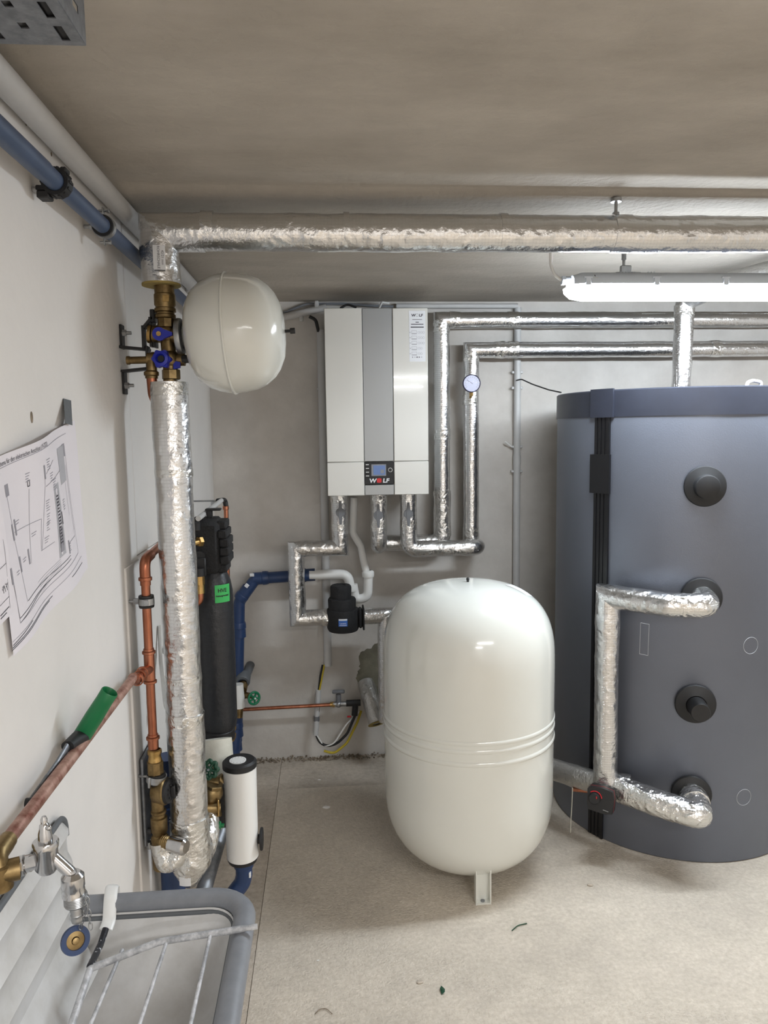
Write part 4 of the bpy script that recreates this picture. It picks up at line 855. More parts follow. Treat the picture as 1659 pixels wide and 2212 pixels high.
# middle outlet and its riser
WYY = 3.44
xm = .2265; xr1 = .532; zb_ = (0.409, 3.42, 1.065)[2]; zt_ = (0.848, 3.44, 2.082)[2]
t = thing('insulated_pipe', 'foil-wrapped pipe from the middle heater outlet to the upper of the two long wall pipes', 'pipe', (xr1, WYY, 1.6))
jacket(t, [(xm, PYY - .005, 1.34), (xm, PYY - .005, zb_ + .0), (xm, WYY - .012, zb_), (xr1, WYY - .012, zb_), (xr1, WYY - .012, zb_ + .1)], HP, 'lower_jacket', amp=.005, step=.008, bend=.042)
jacket(t, [(xr1, WYY - .012, zb_ + .06), (xr1, WYY - .012, zt_), (2.9, WYY - .012, zt_)], HP - .001, amp=.003, m=FOILS)
for c, d in (((xm, PYY - .005, 1.29), (0, 0, 1)), ((xm, PYY - .005, 1.165), (0, 0, 1)), ((xr1, WYY - .012, (0.532, 3.42, 1.567)[2]), (0, 0, 1)), ((xr1, WYY - .012, zt_ - .03), (0, 0, 1)), ((xr1 + .06, WYY - .012, zt_), (1, 0, 0)), ((.86, WYY - .012, zt_), (1, 0, 0))): band(t, c, d, HP + .0012, .05, amp=.005)
jacket(t, [(xr1, WYY - .012, zb_ + .03), (xr1, WYY - .012, (0.53, 3.42, 1.306)[2])], HP + .003, 'foil_patch', FOILC, amp=.008)
lever(t, (0.221, 3.268, 1.214))
B().lathe([(.0, 0), (.008, 0), (.008, .012), (.006, .014), (0, .014)], (0.231, 3.28, 1.285), (0, -.3, 1), 14).build('vent_nipple', CHROME, t)
xq = (0.36, 3.315, 1.192)[0]; xr2 = .668; zb2 = (0.523, 3.315, 1.052)[2]; zt2 = (0.849, 3.44, 1.947)[2]
t = thing('insulated_pipe', 'foil-wrapped pipe from the right heater outlet to the lower of the two long wall pipes', 'pipe', (xr2, WYY, 1.6))
xe = (0.651, 3.315, 1.047)[0]
jacket(t, [(xq, PYY - .005, 1.34), (xq, PYY - .005, zb2), (xr2 + .01, PYY - .005, zb2), (xr2 + .01, WYY - .0, zb2)], HP, 'lower_jacket', amp=.005, step=.007, bend=.042)
jacket(t, [(xr2, WYY - .015, zb2 - .02), (xr2, WYY - .015, zb2 + .08)], HP + .001, 'foil_patch', FOILC, amp=.006)
jacket(t, [(xr2, WYY - .015, zb2 + .05), (xr2, WYY - .015, zt2), (2.9, WYY - .015, zt2)], HP - .0015, amp=.003, m=FOILS)
for c, d in (((xq, PYY - .005, 1.29), (0, 0, 1)), ((xq, PYY - .005, 1.165), (0, 0, 1)), ((xr2, WYY - .015, zt2 - .03), (0, 0, 1)), ((.80, WYY - .015, zt2), (1, 0, 0)), ((.86, WYY - .015, zt2), (1, 0, 0)), ((1.82, WYY - .015, zt2), (1, 0, 0)), ((xr2 - .002, WYY - .015, (0.663, 3.42, 1.721)[2]), (0, 0, 1))): band(t, c, d, HP + .0012, .045, amp=.006)
lever(t, (0.355, 3.268, 1.218))
# thermometer gauge
c = V((0.658, 3.36, 1.793))
t = thing('gauge', 'round dial gauge with dark rim on the foil pipe right of the heating unit', 'gauge', tuple(c))
B().lathe([(.0, .018), (.036, .018), (.0405, .012), (.0405, -.002), (.038, -.004), (.0365, -.002), (.0365, .002), (0, .003)], c, (0, 1, 0), 44).build('case', mat('dark_violet_gauge_rim', (56, 54, 78), .35), t)
dl = B().lathe([(0, .0), (.0362, 0), (.0362, .002), (0, .002)], c, (0, 1, 0), 40).build('dial', DIAL, t)
b = B()
for k in range(14):
    a = -.6 + k * (PI + 1.2) / 13; q = c + V((math.cos(a) * .028, -.0006, math.sin(a) * .028)); b.box(q, (.005, .0006, .0012), 0, Matrix.Rotation(-a, 3, 'Y'))
b.box(c + V((-.008, -.0008, .006)), (.03, .0006, .0018), 0, Matrix.Rotation(.55, 3, 'Y'))
b.build('dial_marks', INK, dl)
B().lathe([(0, -.0035), (.02, -.0035), (.0365, -.003), (.0365, -.002), (0, -.0025)], c, (0, 1, 0), 40).build('glass', GLASS, t)
B().hex(c + V((0, .01, -.04)), c + V((0, .01, -.055)), .009).cyl(c + V((0, .01, -.05)), c + V((0, .03, -.062)), .006, seg=12).build('brass_stem', BRASSB, t)
# ================================================================== LARGE WHITE VESSEL
VX, VY, VR = .487, 2.56, .303
t = thing('expansion_vessel', 'large cream white expansion vessel standing on channel legs in front of the back wall', 'vessel', (VX, VY, 0))
zt, zb = 1.05, .03
def dome(z0, z1, r, n=14, e=2.35):
    # super-ellipse quarter from the shoulder (z0, r) to the pole (z1, 0)
    o = []
    for k in range(n + 1):
        a = PI / 2 * k / n; o.append((r * math.cos(a) ** (2 / e) if k < n else 0, z0 + (z1 - z0) * math.sin(a) ** (2 / e)))
    return o
up_ = dome(.77, zt, VR, 26, 2.8); lo_ = dome(.32, zb, VR * .995, 26, 2.6)[::-1]
B().lathe(lo_ + [(VR * .995, .40), (VR * .997, .49)] + [(VR, .60), (VR, .7)] + up_, (VX, VY, 0), (0, 0, 1), 96).build('shell', WHITEE, t, ang=60)
for z in (.583, .556, .513): B().lathe([(VR - .001, -.009), (VR + .0022, -.005), (VR + .003, 0), (VR + .0022, .005), (VR - .001, .009)], (VX, VY, z), (0, 0, 1), 96).build('ridge', WHITEE, t, ang=80)
B().cyl((VX + .0, VY, zt - .003), (VX + .0, VY, zt + .009), .0045, seg=12).ball((VX, VY, zt + .01), .006).build('valve_cap', BLACK, t)
for a in (-90, 30, 150):
    a = math.radians(a + 1); d = V((math.cos(a), math.sin(a), 0)); s_ = V((-d.y, d.x, 0)); c = V((VX, VY, 0)) + d * (.228 if a < 0 else .18); rm = Matrix.Rotation(a, 3, 'Z')
    b = B().box(c + d * -.006 + V((0, 0, .085)), (.004, .05, .17), 0, rm)
    for s in (-1, 1): b.box(c + s_ * s * .0245 + d * .008 + V((0, 0, .085)), (.028, .0035, .17), 0, rm)
    b.box(c + d * .006 + V((0, 0, .0025)), (.03, .05, .005), 0, rm)
    b.build('leg', WHITEE, t)
    if a < 0: B().lathe([(0, .005), (.007, .005), (.007, .008), (.004, .008), (0, .0065)], c + d * .008, (0, 0, 1), 14).build('foot_hole', GREYP, t)
# sticker lying on the dome
def on_dome(x, y):
    rr = math.hypot(x, y); k = min(1, rr / VR); z = .77 + (zt - .77) * (1 - k ** 2.8) ** (1 / 2.8); return V((VX + x, VY + y, z + .0015))
sa = V((.175, -.035)); su = V((.78, -.62)).normalized(); sv = V((.62, .78)).normalized()
st = B().grid(lambda u, v: on_dome(*(sa + su * ((u - .5) * .08) + sv * ((v - .5) * .05))), 8, 5).build('sticker', STICK, t, label='small faded sticker')
def dm(x, y, h=.0006): q = on_dome(*(sa + su * x + sv * y)); q.z += h; return q
bb = B()
for x, y, w_, h_ in ((-.034, 0, .002, .018), (-.02, 0, .0016, .03), (.01, .012, .035, .0015), (.01, .006, .03, .0012), (.012, -.004, .034, .0012), (.012, -.012, .03, .0012)):
    bb.grid(lambda u, v: dm(x + (u - .5) * w_, y + (v - .5) * h_), 3, 3)
bb.build('print', INKL, st, smooth=False)
# ================================================================== GREY BUFFER TANK
TX, TY2, TR = 1.42, 2.94, .475
t = thing('buffer_tank', 'tall dark grey insulated buffer tank with black lid and black closing strip', 'tank', (TX, TY2, 0))
ztop = 1.722
jk = B().lathe([(0, .0), (TR - .004, .0), (TR, .006), (TR, ztop - .085), (TR - .02, ztop - .08), (0, ztop - .08)], (TX, TY2, 0), (0, 0, 1), 128).build('jacket', TANK, t, ang=60)
B().lathe([(TR - .01, ztop - .098), (TR + .0035, ztop - .098), (TR + .0035, ztop - .004), (TR - .0015, ztop), (0, ztop)], (TX, TY2, 0), (0, 0, 1), 128).build('lid', LIDB, t, ang=40)
def tp(ang, z, dr=0): a = math.radians(ang); return V((TX + (TR + dr) * math.cos(a), TY2 + (TR + dr) * math.sin(a), z))
def tb(b, a0, a1, z0, z1, d0, d1, n=6):
    vs = []; 
    for k in range(n + 1):
        a = a0 + (a1 - a0) * k / n
        vs += [tp(a, z0, d0), tp(a, z0, d1), tp(a, z1, d1), tp(a, z1, d0)]
    fs = [(4 * k + i, 4 * k + (i + 1) % 4, 4 * k + 4 + (i + 1) % 4, 4 * k + 4 + i) for k in range(n) for i in range(4)] + [(0, 1, 2, 3), (4 * n + 3, 4 * n + 2, 4 * n + 1, 4 * n)]
    return b.add(vs, fs)
TA0, TA1 = -152.5, -144.5
b = B(); tb(b, TA0, TA1, .004, ztop - .098, -.002, .004)
for k in range(4): a = TA0 + (TA1 - TA0) * (k + .5) / 4; tb(b, a - .7, a + .7, .004, ztop - .098, .003, .0065, 2)
tb(b, TA1 - .8, TA1 + .4, .004, ztop - .098, .002, .010, 2)
b.build('closing_strip', STRIP, t)
tb(B(), TA0 - 1.5, TA1 + .8, (1.03, 2.68, 1.343)[2], (1.027, 2.68, 1.487)[2], .002, .013).build('strip_joint', STRIP, t)
b = B(); tb(b, TA0 - 1.8, TA1 + 2, ztop - .1, ztop + .004, .003, .013); b.build('lid_clip', LIDB, t)
B().sweep([tp(-86, ztop - .02, -.04), tp(-86, ztop + .012, -.03), tp(-83, ztop + .018, -.035), tp(-79, ztop + .012, -.03), tp(-79, ztop - .02, -.04)], .006, .01, 10, .005).build('lid_handle', WHITEP, t)
PA = -105.0
ports = [(-104.5, (1.311, 2.48, 1.379)[2]), (-104.5, (1.314, 2.48, 0.987)[2]), (-105.5, (1.302, 2.48, 0.601)[2]), (-106, (1.297, 2.48, 0.263)[2])]
for i, (a, z) in enumerate(ports):
    d = V((math.cos(math.radians(a)), math.sin(math.radians(a)), 0)); c = tp(a, z)
    ro = B().lathe([(0, .004), (.068, .002), (.071, .006), (.068, .012), (.045, .02), (.036, .024), (.036, .014), (0, .014)], c, d, 44).build('rosette', BLACK, t)
    if i == 0: B().lathe([(0, .055), (.037, .055), (.041, .052), (.042, .02), (.046, .014), (0, .014)], c, d, 36).build('port_cap', BLACK, ro)
    if i == 2: B().lathe([(0, .095), (.031, .095), (.033, .092), (.033, .014), (0, .014)], c, d, 36).build('port_cap', BLACK, ro)
# scored outlines of unused cut-outs
def outline(name, pts):
    n = len(pts); b = B()
    for (a0, z0), (a1, z1) in zip(pts, pts[1:] + pts[:1]): b.sweep([tp(a0, z0, .0004), tp(a1, z1, .0004)], .0008, 0, 4)
    b.build(name, LINE, t)
for px, py in ((1, 0), (2, 0)):
    a, z = ((-82.2, (1.489, 2.47, 0.81)[2]), (-82.6, (1.485, 2.47, 0.246)[2]))[px - 1]
    outline('cutout_line', [(a + math.degrees(.029 / TR) * math.cos(2 * PI * k / 28), z + .03 * math.sin(2 * PI * k / 28)) for k in range(28)])
za, zbq = (1.154, 2.56, 0.879)[2], (1.157, 2.56, 0.763)[2]
outline('cutout_line', [(-128.6, za), (-125, za - .002), (-125.2, zbq - .002), (-128.8, zbq)])
# tank pipes
R = .040
ra = lambda a, z, dr: tp(a, z, dr)
t = thing('insulated_pipe', 'bright foil-wrapped pipe leaving the second tank port, bending left and dropping down the tank front', 'pipe', tuple(tp(-104.5, ports[1][1], .1)))
z2 = ports[1][1]; D = .105
ca = V((1.006, 2.565, 0.99)); cb = V((1.149, 2.42, 0.977)); cc = V((1.294, 2.37, 0.978))
zc_ = z2 - .006
e0 = tp(-104.5, z2, .012); e1 = tp(-104.5, z2 - .004, .115)
c_l = V(((1.0, 2.57, 0.977)[0], 2.57, zc_)); c_m = V(((1.144, 2.41, 0.979)[0], 2.41, zc_))
jacket(t, [e0, e1, c_m], R + .003, 'outlet_jacket', m=FOILC, amp=.004, step=.006, bend=.055, nseg=10)
jacket(t, [c_m + (e1 - c_m) * .05, c_m, c_l, V((c_l.x + .002, c_l.y, (1.019, 2.57, 0.273)[2]))], R + .003, amp=.005, step=.009)
band(t, e1.lerp(c_m, .6), c_m - e1, R + .0046, .012, amp=.005)
t = thing('insulated_pipe', 'crumpled foil-wrapped pipe from the lowest tank port round to the black valve actuator', 'pipe', tuple(tp(-106, ports[3][1], .1)))
z4 = ports[3][1]
f0 = tp(-106, z4, .012); f1 = tp(-106, z4 - .01, .14)
vc = V((1.014, 2.575, 0.217))
g1 = V((1.144, 2.44, 0.244))
jacket(t, [f0, f1, V((g1.x + .07, g1.y - .055, z4 - .008)), V((g1.x, g1.y, z4 - .006)), V((vc.x + .01, vc.y, z4 - .002))], R + .008, m=FOILC, amp=.007, bend=.05, step=.009)
band(t, f0.lerp(f1, .3), f1 - f0, R + .011, .04, amp=.006); band(t, V((vc.x + .05, vc.y - .025, z4)), (1, -.5, 0), R + .011, .05, amp=.006)
t = thing('insulated_pipe', 'foil-wrapped pipe from the black valve actuator passing behind the white vessel', 'pipe', tuple(vc))
h1 = V((0.873, 2.78, 0.236)); 
jacket(t, [V((vc.x - .01, vc.y + .005, z4 + .0)), V((0.943, 2.66, 0.255)), h1, V((.5, 3.25, h1.z))], R + .003, m=DULL, amp=.007)
B().cyl((1.003, 2.6, 0.223), (0.909, 2.66, 0.211), .008, seg=14).build('copper_edge', COPPER, t, label='bare copper edge')
solo(B().sweep([(0.9, 2.63, 0.232), (0.898, 2.63, 0.162), (0.895, 2.63, 0.103), (0.894, 2.63, 0.055)], .0035, 0, 8, flat=(1, .5)), 'hanging_strip', WHITEI, 'thin pale strip hanging from the foil pipe between vessel and tank', 'strip')
# actuator
t = thing('valve_actuator', 'black mixing valve actuator with red seam and round dial knob in front of the tank', 'actuator', tuple(vc))
ac = V((0.958, 2.5, 0.249)); dv = V((-.5, -.84, .2)).normalized(); sd = V((.86, -.51, 0)).normalized(); uz = sd.cross(dv) * -1
if uz.z < 0: uz = -uz
def slab(b, pts, d0, d1): 
    return b.prism(pts, ac + dv * d0, sd, uz, (d1 - d0) * (1 if sd.cross(uz).dot(dv) > 0 else -1))
ol = [(-.043, -.02), (-.036, -.038), (.022, -.045), (.046, -.04), (.05, .012), (.044, .037), (.01, .044), (-.036, .042), (-.044, .034)]
slab(B(), ol, -.012, .014).build('front_shell', BLACK, t)
slab(B(), [(x * 1.006, y * 1.006) for x, y in ol], -.0145, -.012).build('red_seam', RED, t, label='red seam line')
slab(B(), ol, -.05, -.0145).build('rear_shell', BLACK, t)
kc = ac + dv * .014 + sd * -.016 + uz * .006
kn = B().lathe([(.0, .016), (.0175, .016), (.0195, .013), (.0205, 0), (0, 0)], kc, dv, 32).build('dial_knob', BLACK, t)
B().box(kc + dv * .0165 + sd * .008 + uz * .006, (.003, .003, .008), 0).build('pointer', RED, kn)
b = B(); n = 14
pts = [kc + dv * .001 + (sd * math.cos(a) + uz * math.sin(a)) * .0235 for a in [.1 + k * 2.2 / n for k in range(n + 1)]]
b.sweep(pts, .0018, 0, 6).build('red_arc', RED, t, label='red scale arc')
B().sweep([ac + dv * .015 + sd * .014 + uz * -.03, ac + dv * .015 + sd * .033 + uz * -.033], .0016, 0, 6).build('silver_mark', ZINC, t)
# ================================================================== FOIL STACK FROM THE TANK TOP
t = thing('insulated_pipe', 'foil-wrapped pipe rising from the tank lid to the ceiling and bending towards the camera', 'pipe', (1.42, 2.93, 1.8))
jacket(t, [(1.425, 2.93, ztop - .002), (1.43, 2.93, 2.05), (1.433, 2.92, 2.098)], .0375, m=FOILS, amp=.004)
jacket(t, [(1.432, 2.93, 2.085), (1.52, 2.72, 2.12), (1.78, 2.0, 2.125)], .04, 'upper_jacket', DULL, .005)
band(t, (1.43, 2.93, 2.045), (0, 0, 1), .0395, .04, amp=.006)
# ================================================================== UTILITY SINK
SZ = .655; SX1 = -.178; SY0, SY1 = .70, 1.462; SXw = -.522
t = thing('utility_sink', 'grubby white utility sink with grey rim and ribbed splashback on the left wall', 'sink', (-.35, 1.1, SZ))
def loop(x1, y0, y1, r, n=8, x0=None):
    x0 = SXw if x0 is None else x0
    P = [(x0, y1)]
    for k in range(n + 1): a = PI / 2 - PI / 2 * k / n; P.append((x1 - r + r * math.cos(a), y1 - r + r * math.sin(a)))
    for k in range(n + 1): a = -PI / 2 * k / n; P.append((x1 - r + r * math.cos(a), y0 + r + r * math.sin(a)))
    P.append((x0, y0)); return P
L0 = loop(SX1, SY0, SY1 - .022, .075)
B().sweep([V((x, y, SZ - .008)) for x, y in L0[:]], .0215, 0, 18, .02, flat=(1, .82), up=(0, 1, .0)).build('rim', GREYP, t, ang=60)
rr_ = loop(SX1 - .021, SY0 + .02, SY1 - .045, .055)
B().sweep([V((x, y, SZ - .022)) for x, y in rr_], .005, 0, 10, .03).build('rim_lip', TAPE, t)
rings = [(loop(SX1 - .020, SY0 + .02, SY1 - .043, .058), SZ - .014), (loop(SX1 - .026, SY0 + .03, SY1 - .052, .06), SZ - .03), (loop(SX1 - .045, SY0 + .05, SY1 - .085, .07), SZ - .13), (loop(SX1 - .06, SY0 + .07, SY1 - .115, .06, x0=-.515), SZ - .165), (loop(SX1 - .1, SY0 + .12, SY1 - .165, .05, x0=-.50), SZ - .18)]
b = B(); n = len(L0); vs = []; fs = []
for P, z in rings: vs += [V((x, y, z)) for x, y in P]
for i in range(len(rings) - 1): fs += [(i * n + k, i * n + (k + 1) % n, (i + 1) * n + (k + 1) % n, (i + 1) * n + k) for k in range(n)]
fs.append(tuple((len(rings) - 1) * n + k for k in range(n)))
b.add(vs, fs)
# outer skin, 6 mm outside
vs = []; fs = []
ro = [(loop(SX1 - .012, SY0 + .012, SY1 - .034, .06), SZ - .014), (loop(SX1 - .036, SY0 + .044, SY1 - .078, .07), SZ - .135), (loop(SX1 - .08, SY0 + .1, SY1 - .14, .05), SZ - .195)]
for P, z in ro: vs += [V((x, y, z)) for x, y in P]
for i in range(2): fs += [(i * n + k, i * n + (k + 1) % n, (i + 1) * n + (k + 1) % n, (i + 1) * n + k) for k in range(n)]
fs.append(tuple(2 * n + k for k in range(n)))
b.add(vs, fs).build('basin', SINKW, t, ang=50)
# splashback: stepped profile swept along the wall, rounded far end
prf = [(SZ - .10, .012), (SZ - .02, .018), (SZ + .02, .022), (SZ + .045, .03), (SZ + .06, .020), (SZ + .10, .020), (SZ + .115, .029), (SZ + .13, .019), (SZ + .165, .018), (SZ + .178, .025), (SZ + .19, .016), (SZ + .205, .014)]
ye = lambda z: SY1 - .05 - .008 * max(0, (z - SZ) / .205) - (.03 * (1 - math.sqrt(max(0, 1 - ((z - SZ - .175) / .031) ** 2))) if z > SZ + .175 else 0)
b = B(); vs = []; fs = []; m_ = 10
for z, dx in prf:
    yy = ye(z)
    for k in range(m_ + 1):
        y = SY0 + (yy - SY0) * (1 - (1 - k / m_) ** 2); e = min(1, (yy - y) / .03)
        vs.append(V((SXw - .004 + .004 + dx * (.35 + .65 * e ** .5) - .004, y, z)))
fs = [(i * (m_ + 1) + k, i * (m_ + 1) + k + 1, (i + 1) * (m_ + 1) + k + 1, (i + 1) * (m_ + 1) + k) for i in range(len(prf) - 1) for k in range(m_)]
k0 = len(vs); vs += [V((-.529, v.y, v.z)) for v in vs]
fs += [tuple(k0 + j for j in f)[::-1] for f in fs]
b.add(vs, fs).build('splashback', SINKW, t, ang=45)
pe = [V((SXw + .006, SY0, SZ + .207)), V((SXw + .006, ye(SZ + .205) - .012, SZ + .207))] + [V((SXw + .005, ye(z) + .001, z)) for z in (SZ + .2035, SZ + .198, SZ + .19, SZ + .178, SZ + .16)]
B().sweep(pe, .0055, .01, 10, .02).build('edge_trim', TAPE, t)
# flare between splashback and basin
b = B().grid(lambda u, v: V((SXw + .012 + .055 * v * v * (.4 + .6 * u) * (.6 if u < .2 else 1), SY0 + .02 + (SY1 - .10 - SY0) * u, SZ + .03 - .12 * v)), 12, 6)
b.build('basin_back', SINKW, t, ang=50)
# bucket grate
GZ = SZ + .018
t = thing('bucket_grate', 'worn white wire bucket grate folded over the sink basin', 'grate', (-.3, 1.2, SZ))
A_ = V((-0.147, 1.306, 0.672)); B_ = V((-0.323, 1.295, 0.662)); C_ = V((-0.436, 1.259, 0.645)); D_ = V((-0.437, 1.152, 0.62)); E_ = D_ + (D_ - C_) * 1.2
B().sweep([A_, B_, C_], (lambda L: .0062 if L > .03 else .005), .05, 14, .01).build('frame_bar', WORN, t)
B().sweep([C_, D_, E_], .0062, .02, 14, .02).build('frame_bar', WORN, t)
for s, e in (((-0.389, 1.293, 0.652), (-0.405, 1.143, 0.625)), ((-0.31, 1.298, 0.662), (-0.321, 1.123, 0.635)), ((-0.232, 1.305, 0.667), (-0.236, 1.104, 0.645))):
    s, e = V(s), V(e); B().sweep([s, e, e + (e - s) * .9], .0036, 0, 10, .03).build('wire', WORN, t)
t = thing('grate_strap', 'white plastic strap with flaking black rod hooked over the far sink rim', 'strap', (-0.463, 1.45, 0.643))
B().sweep([V((-.455, 1.475, SZ - .02)), V((-.455, 1.478, SZ + .008)), V((-.452, 1.455, SZ + .018)), V((-.448, 1.43, SZ + .012)), V((-.445, 1.405, SZ - .02)), V((-0.446, 1.385, 0.63))], .0125, .02, 12, .006, flat=(1, .28), up=(1, 0, 0)).build('strap', WHITEP, t)
B().sweep([V((-0.446, 1.385, 0.632)), V((-0.449, 1.36, 0.618)), C_ + V((0, .0, .004))], .0062, 0, 12, .01).build('flaking_rod', FLAKE, t)
# ================================================================== PAPERS ON THE WALL
SO = V((-.5235, 1.243, 1.220)); ca_, sa_ = math.cos(math.radians(10)), math.sin(math.radians(10))
def S1(u, v, h=0):
    bx = .004 + .010 * math.sin(PI * min(1, max(0, u / .42))) * (v / .325) + .004 * math.sin(u * 26 + v * 9)
    return V((SO.x + bx + h - .004, SO.y + u * ca_ - v * sa_, SO.z + u * sa_ + v * ca_))
t = thing('wiring_diagram', 'large white printed wiring diagram taped crookedly to the left wall', 'paper', tuple(S1(.21, .15)))
B().grid(lambda a, b_: S1(a * .42, b_ * .325), 28, 16).build('sheet', PAPER, t)
def strips(): return B()
def ln(b, p0, p1, w=.0011, h=.0006):
    (x0, y0), (x1, y1) = p0, p1; L = math.hypot(x1 - x0, y1 - y0); 
    if L < 1e-5: return
    nx_, ny_ = -(y1 - y0) / L * w / 2, (x1 - x0) / L * w / 2; n = max(1, int(L / .02))
    b.grid(lambda a, c: S1(x0 + (x1 - x0) * a + nx_ * (2 * c - 1), y0 + (y1 - y0) * a + ny_ * (2 * c - 1), h), n, 1)
def rc(b, x0, y0, x1, y1, h=.0004): b.grid(lambda a, c: S1(x0 + (x1 - x0) * a, y0 + (y1 - y0) * c, h), max(1, int(abs(x1 - x0) / .03)), max(1, int(abs(y1 - y0) / .03)))
def rct(b, x0, y0, x1, y1, w=.0008):
    for p, q in (((x0, y0), (x1, y0)), ((x1, y0), (x1, y1)), ((x1, y1), (x0, y1)), ((x0, y1), (x0, y0))): ln(b, p, q, w)
dk, lt, md = B(), B(), B()
HQ = (0.2311, 0.3086); HS = 0.0
vs, fs = textmesh('Verdrahtungsschema für den elektrischen Anschluss (19-2020)', .0115, lambda x, y: S1(HQ[0] + x, HQ[1] + y + (x * HS), .0007), 0, 'RIGHT', 0, .82); dk.add(vs, fs)
P_ = lambda x, y: (x, y)
ln(lt, (0.0346, 0.3056), (0.361, 0.308), .001); ln(lt, (0.3479, 0.2859), (0.3624, 0.0569), .001); ln(lt, (0.362, 0.055), (0.0331, 0.0439), .001); ln(lt, (0.0287, 0.1168), (0.0331, 0.0439), .001)
q = (0.2977, 0.2887); rc(md, q[0], q[1] - .072, q[0] + .043, q[1])
rc(dk, q[0] + .006, q[1] - .05, q[0] + .014, q[1] - .022); rc(dk, q[0] + .016, q[1] - .046, q[0] + .032, q[1] - .012); rc(lt, q[0] + .034, q[1] - .024, q[0] + .05, q[1] + .002)
q = (0.24, 0.2268); q2 = (0.2251, 0.0903); rc(md, q[0], q2[1] - .005, q[0] + .034, q[1] + .002)
for k in range(16): rc(dk, q[0] + .010, q[1] - .022 - k * .0062, q[0] + .020 + .003 * (k % 2), q[1] - .019 - k * .0062, .0007)
for x in (.008, .023): ln(dk, (q[0] + x, q[1] - .012), (q[0] + x, q[1] - .122), .001, .0008)
rc(lt, q[0] + .008, q2[1] + .004, q[0] + .026, q2[1] + .052, .0007); rc(dk, q[0] + .03, q2[1] + .055, q[0] + .034, q2[1] + .08, .0007)
q = (0.1992, 0.2776); rc(lt, q[0], q[1] - .026, q[0] + .006, q[1])
q = (0.0549, 0.2767); rc(lt, q[0], q[1] - .02, q[0] + .014, q[1])
q = (0.136, 0.2644); rct(dk, q[0], q[1] - .01, q[0] + .007, q[1], .0016)
for a, b_ in (((0.0585, 0.2628), (0.0611, 0.2086)), ((0.0589, 0.2018), (0.0744, 0.0651)), ((0.1395, 0.2496), (0.1215, 0.1187)), ((0.2017, 0.2569), (0.1713, 0.1251)), ((0.2073, 0.26), (0.2558, 0.2758)), ((0.2013, 0.2377), (0.3065, 0.2465)), ((0.0656, 0.1935), (0.1757, 0.1843)), ((0.1757, 0.1843), (0.1677, 0.1278)), ((0.1664, 0.126), (0.2221, 0.1253)), ((0.3295, 0.2506), (0.3313, 0.1457)), ((0.3451, 0.2468), (0.3519, 0.0953)), ((0.3519, 0.0953), (0.2973, 0.0968)), ((0.0256, 0.1336), (0.0337, 0.053))): ln(lt, a, b_, .001)
for a, b_ in (((0.0776, 0.0655), (0.2989, 0.0712)), ((0.0335, 0.052), (0.2997, 0.0639)), ((0.0331, 0.0439), (0.1788, 0.0578))): ln(dk, a, b_, .0012)
ln(lt, (0.0012, 0.0242), (0.3818, 0.0403), .0009)
for a, b_ in (((-0.0005, 0.0143), (0.1993, 0.0248)), ((-0.0042, 0.0109), (0.1855, 0.0211)), ((0.0021, 0.0179), (0.0847, 0.0257)), ((0.294, 0.0263), (0.3823, 0.026))): ln(dk, a, b_, .0014)
for q, n_, w_ in (((0.2156, 0.2839), 5, .02), ((0.1302, 0.2776), 4, .015), ((0.2268, 0.2555), 4, .018), ((0.2383, 0.2403), 5, .022), ((0.1966, 0.2111), 5, .016), ((0.2909, 0.1873), 5, .016), ((0.1972, 0.1856), 5, .013), ((0.1935, 0.17), 4, .012), ((0.1829, 0.1444), 3, .018), ((0.1343, 0.1682), 2, .02), ((0.0743, 0.2083), 2, .018), ((0.0843, 0.1385), 2, .016), ((0.2958, 0.0941), 4, .014), ((0.0471, 0.1288), 2, .013)):
    for k in range(n_): ln(lt, (q[0], q[1] - k * .0046), (q[0] + w_ * (1 - .18 * (k % 3)), q[1] - k * .0046), .0013)
for p in ((0.0568, 0.2012), (0.0698, 0.206), (0.0666, 0.1416), (0.111, 0.1399), (0.023, 0.1361), (0.294, 0.0954)): rc(lt, p[0], p[1] - .02, p[0] + .006, p[1] + .008, .0006)
for k in range(5): ln(md, (.14 + k * .004, .075 - k * .006), (.245, .083 - k * .004), .0008)
for b_, n_, m_ in ((dk, 'dark_print', INK), (lt, 'grey_print', INKL), (md, 'pale_print', INKM)): b_.build(n_, m_, t, smooth=False)['kind'] = 'stuff'
tq = V((-0.512, 1.548, 1.628))
tpz = [V(p) for p in ((-0.528, 1.567, 1.656), (-0.528, 1.611, 1.654), (-0.512, 1.562, 1.602), (-0.512, 1.522, 1.606))]
B().add(tpz + [p + V((-.001, 0, 0)) for p in tpz], [(0, 1, 2, 3), (4, 7, 6, 5), (0, 4, 5, 1), (1, 5, 6, 2), (2, 6, 7, 3), (3, 7, 4, 0)]).build('tape', TAPE, t, label='strip of grey tape')
BR = V((-0.505, 1.204, 1.303))
def S2(u, v, h=0): u -= .297; return V((BR.x + h + .006 * math.sin(v * 12) + .008 * (u + .297), BR.y + u * ca_ - v * sa_, BR.z + u * sa_ + v * ca_))
t = thing('instruction_sheet', 'white sheet with handwriting overlapping the lower left corner of the wiring diagram', 'paper', tuple(S2(.28, .02)))
B().grid(lambda a, b_: S2(a * .297, b_ * .21), 14, 10).build('sheet', PAPER, t)
bb = B()
def l2(x0, y0, x1, y1, w):
    L = math.hypot(x1 - x0, y1 - y0); nx_, ny_ = -(y1 - y0) / L * w / 2, (x1 - x0) / L * w / 2
    bb.grid(lambda a, c: S2(x0 + (x1 - x0) * a + nx_ * (2 * c - 1), y0 + (y1 - y0) * a + ny_ * (2 * c - 1), .0006), 2, 1)
for a in ((.285, .012, .285, .2, .0008), (.25, .03, .284, .032, .0008), (.25, .014, .282, .016, .0016), (.25, .009, .272, .01, .0016), (.25, .085, .284, .087, .0008)): l2(*a)
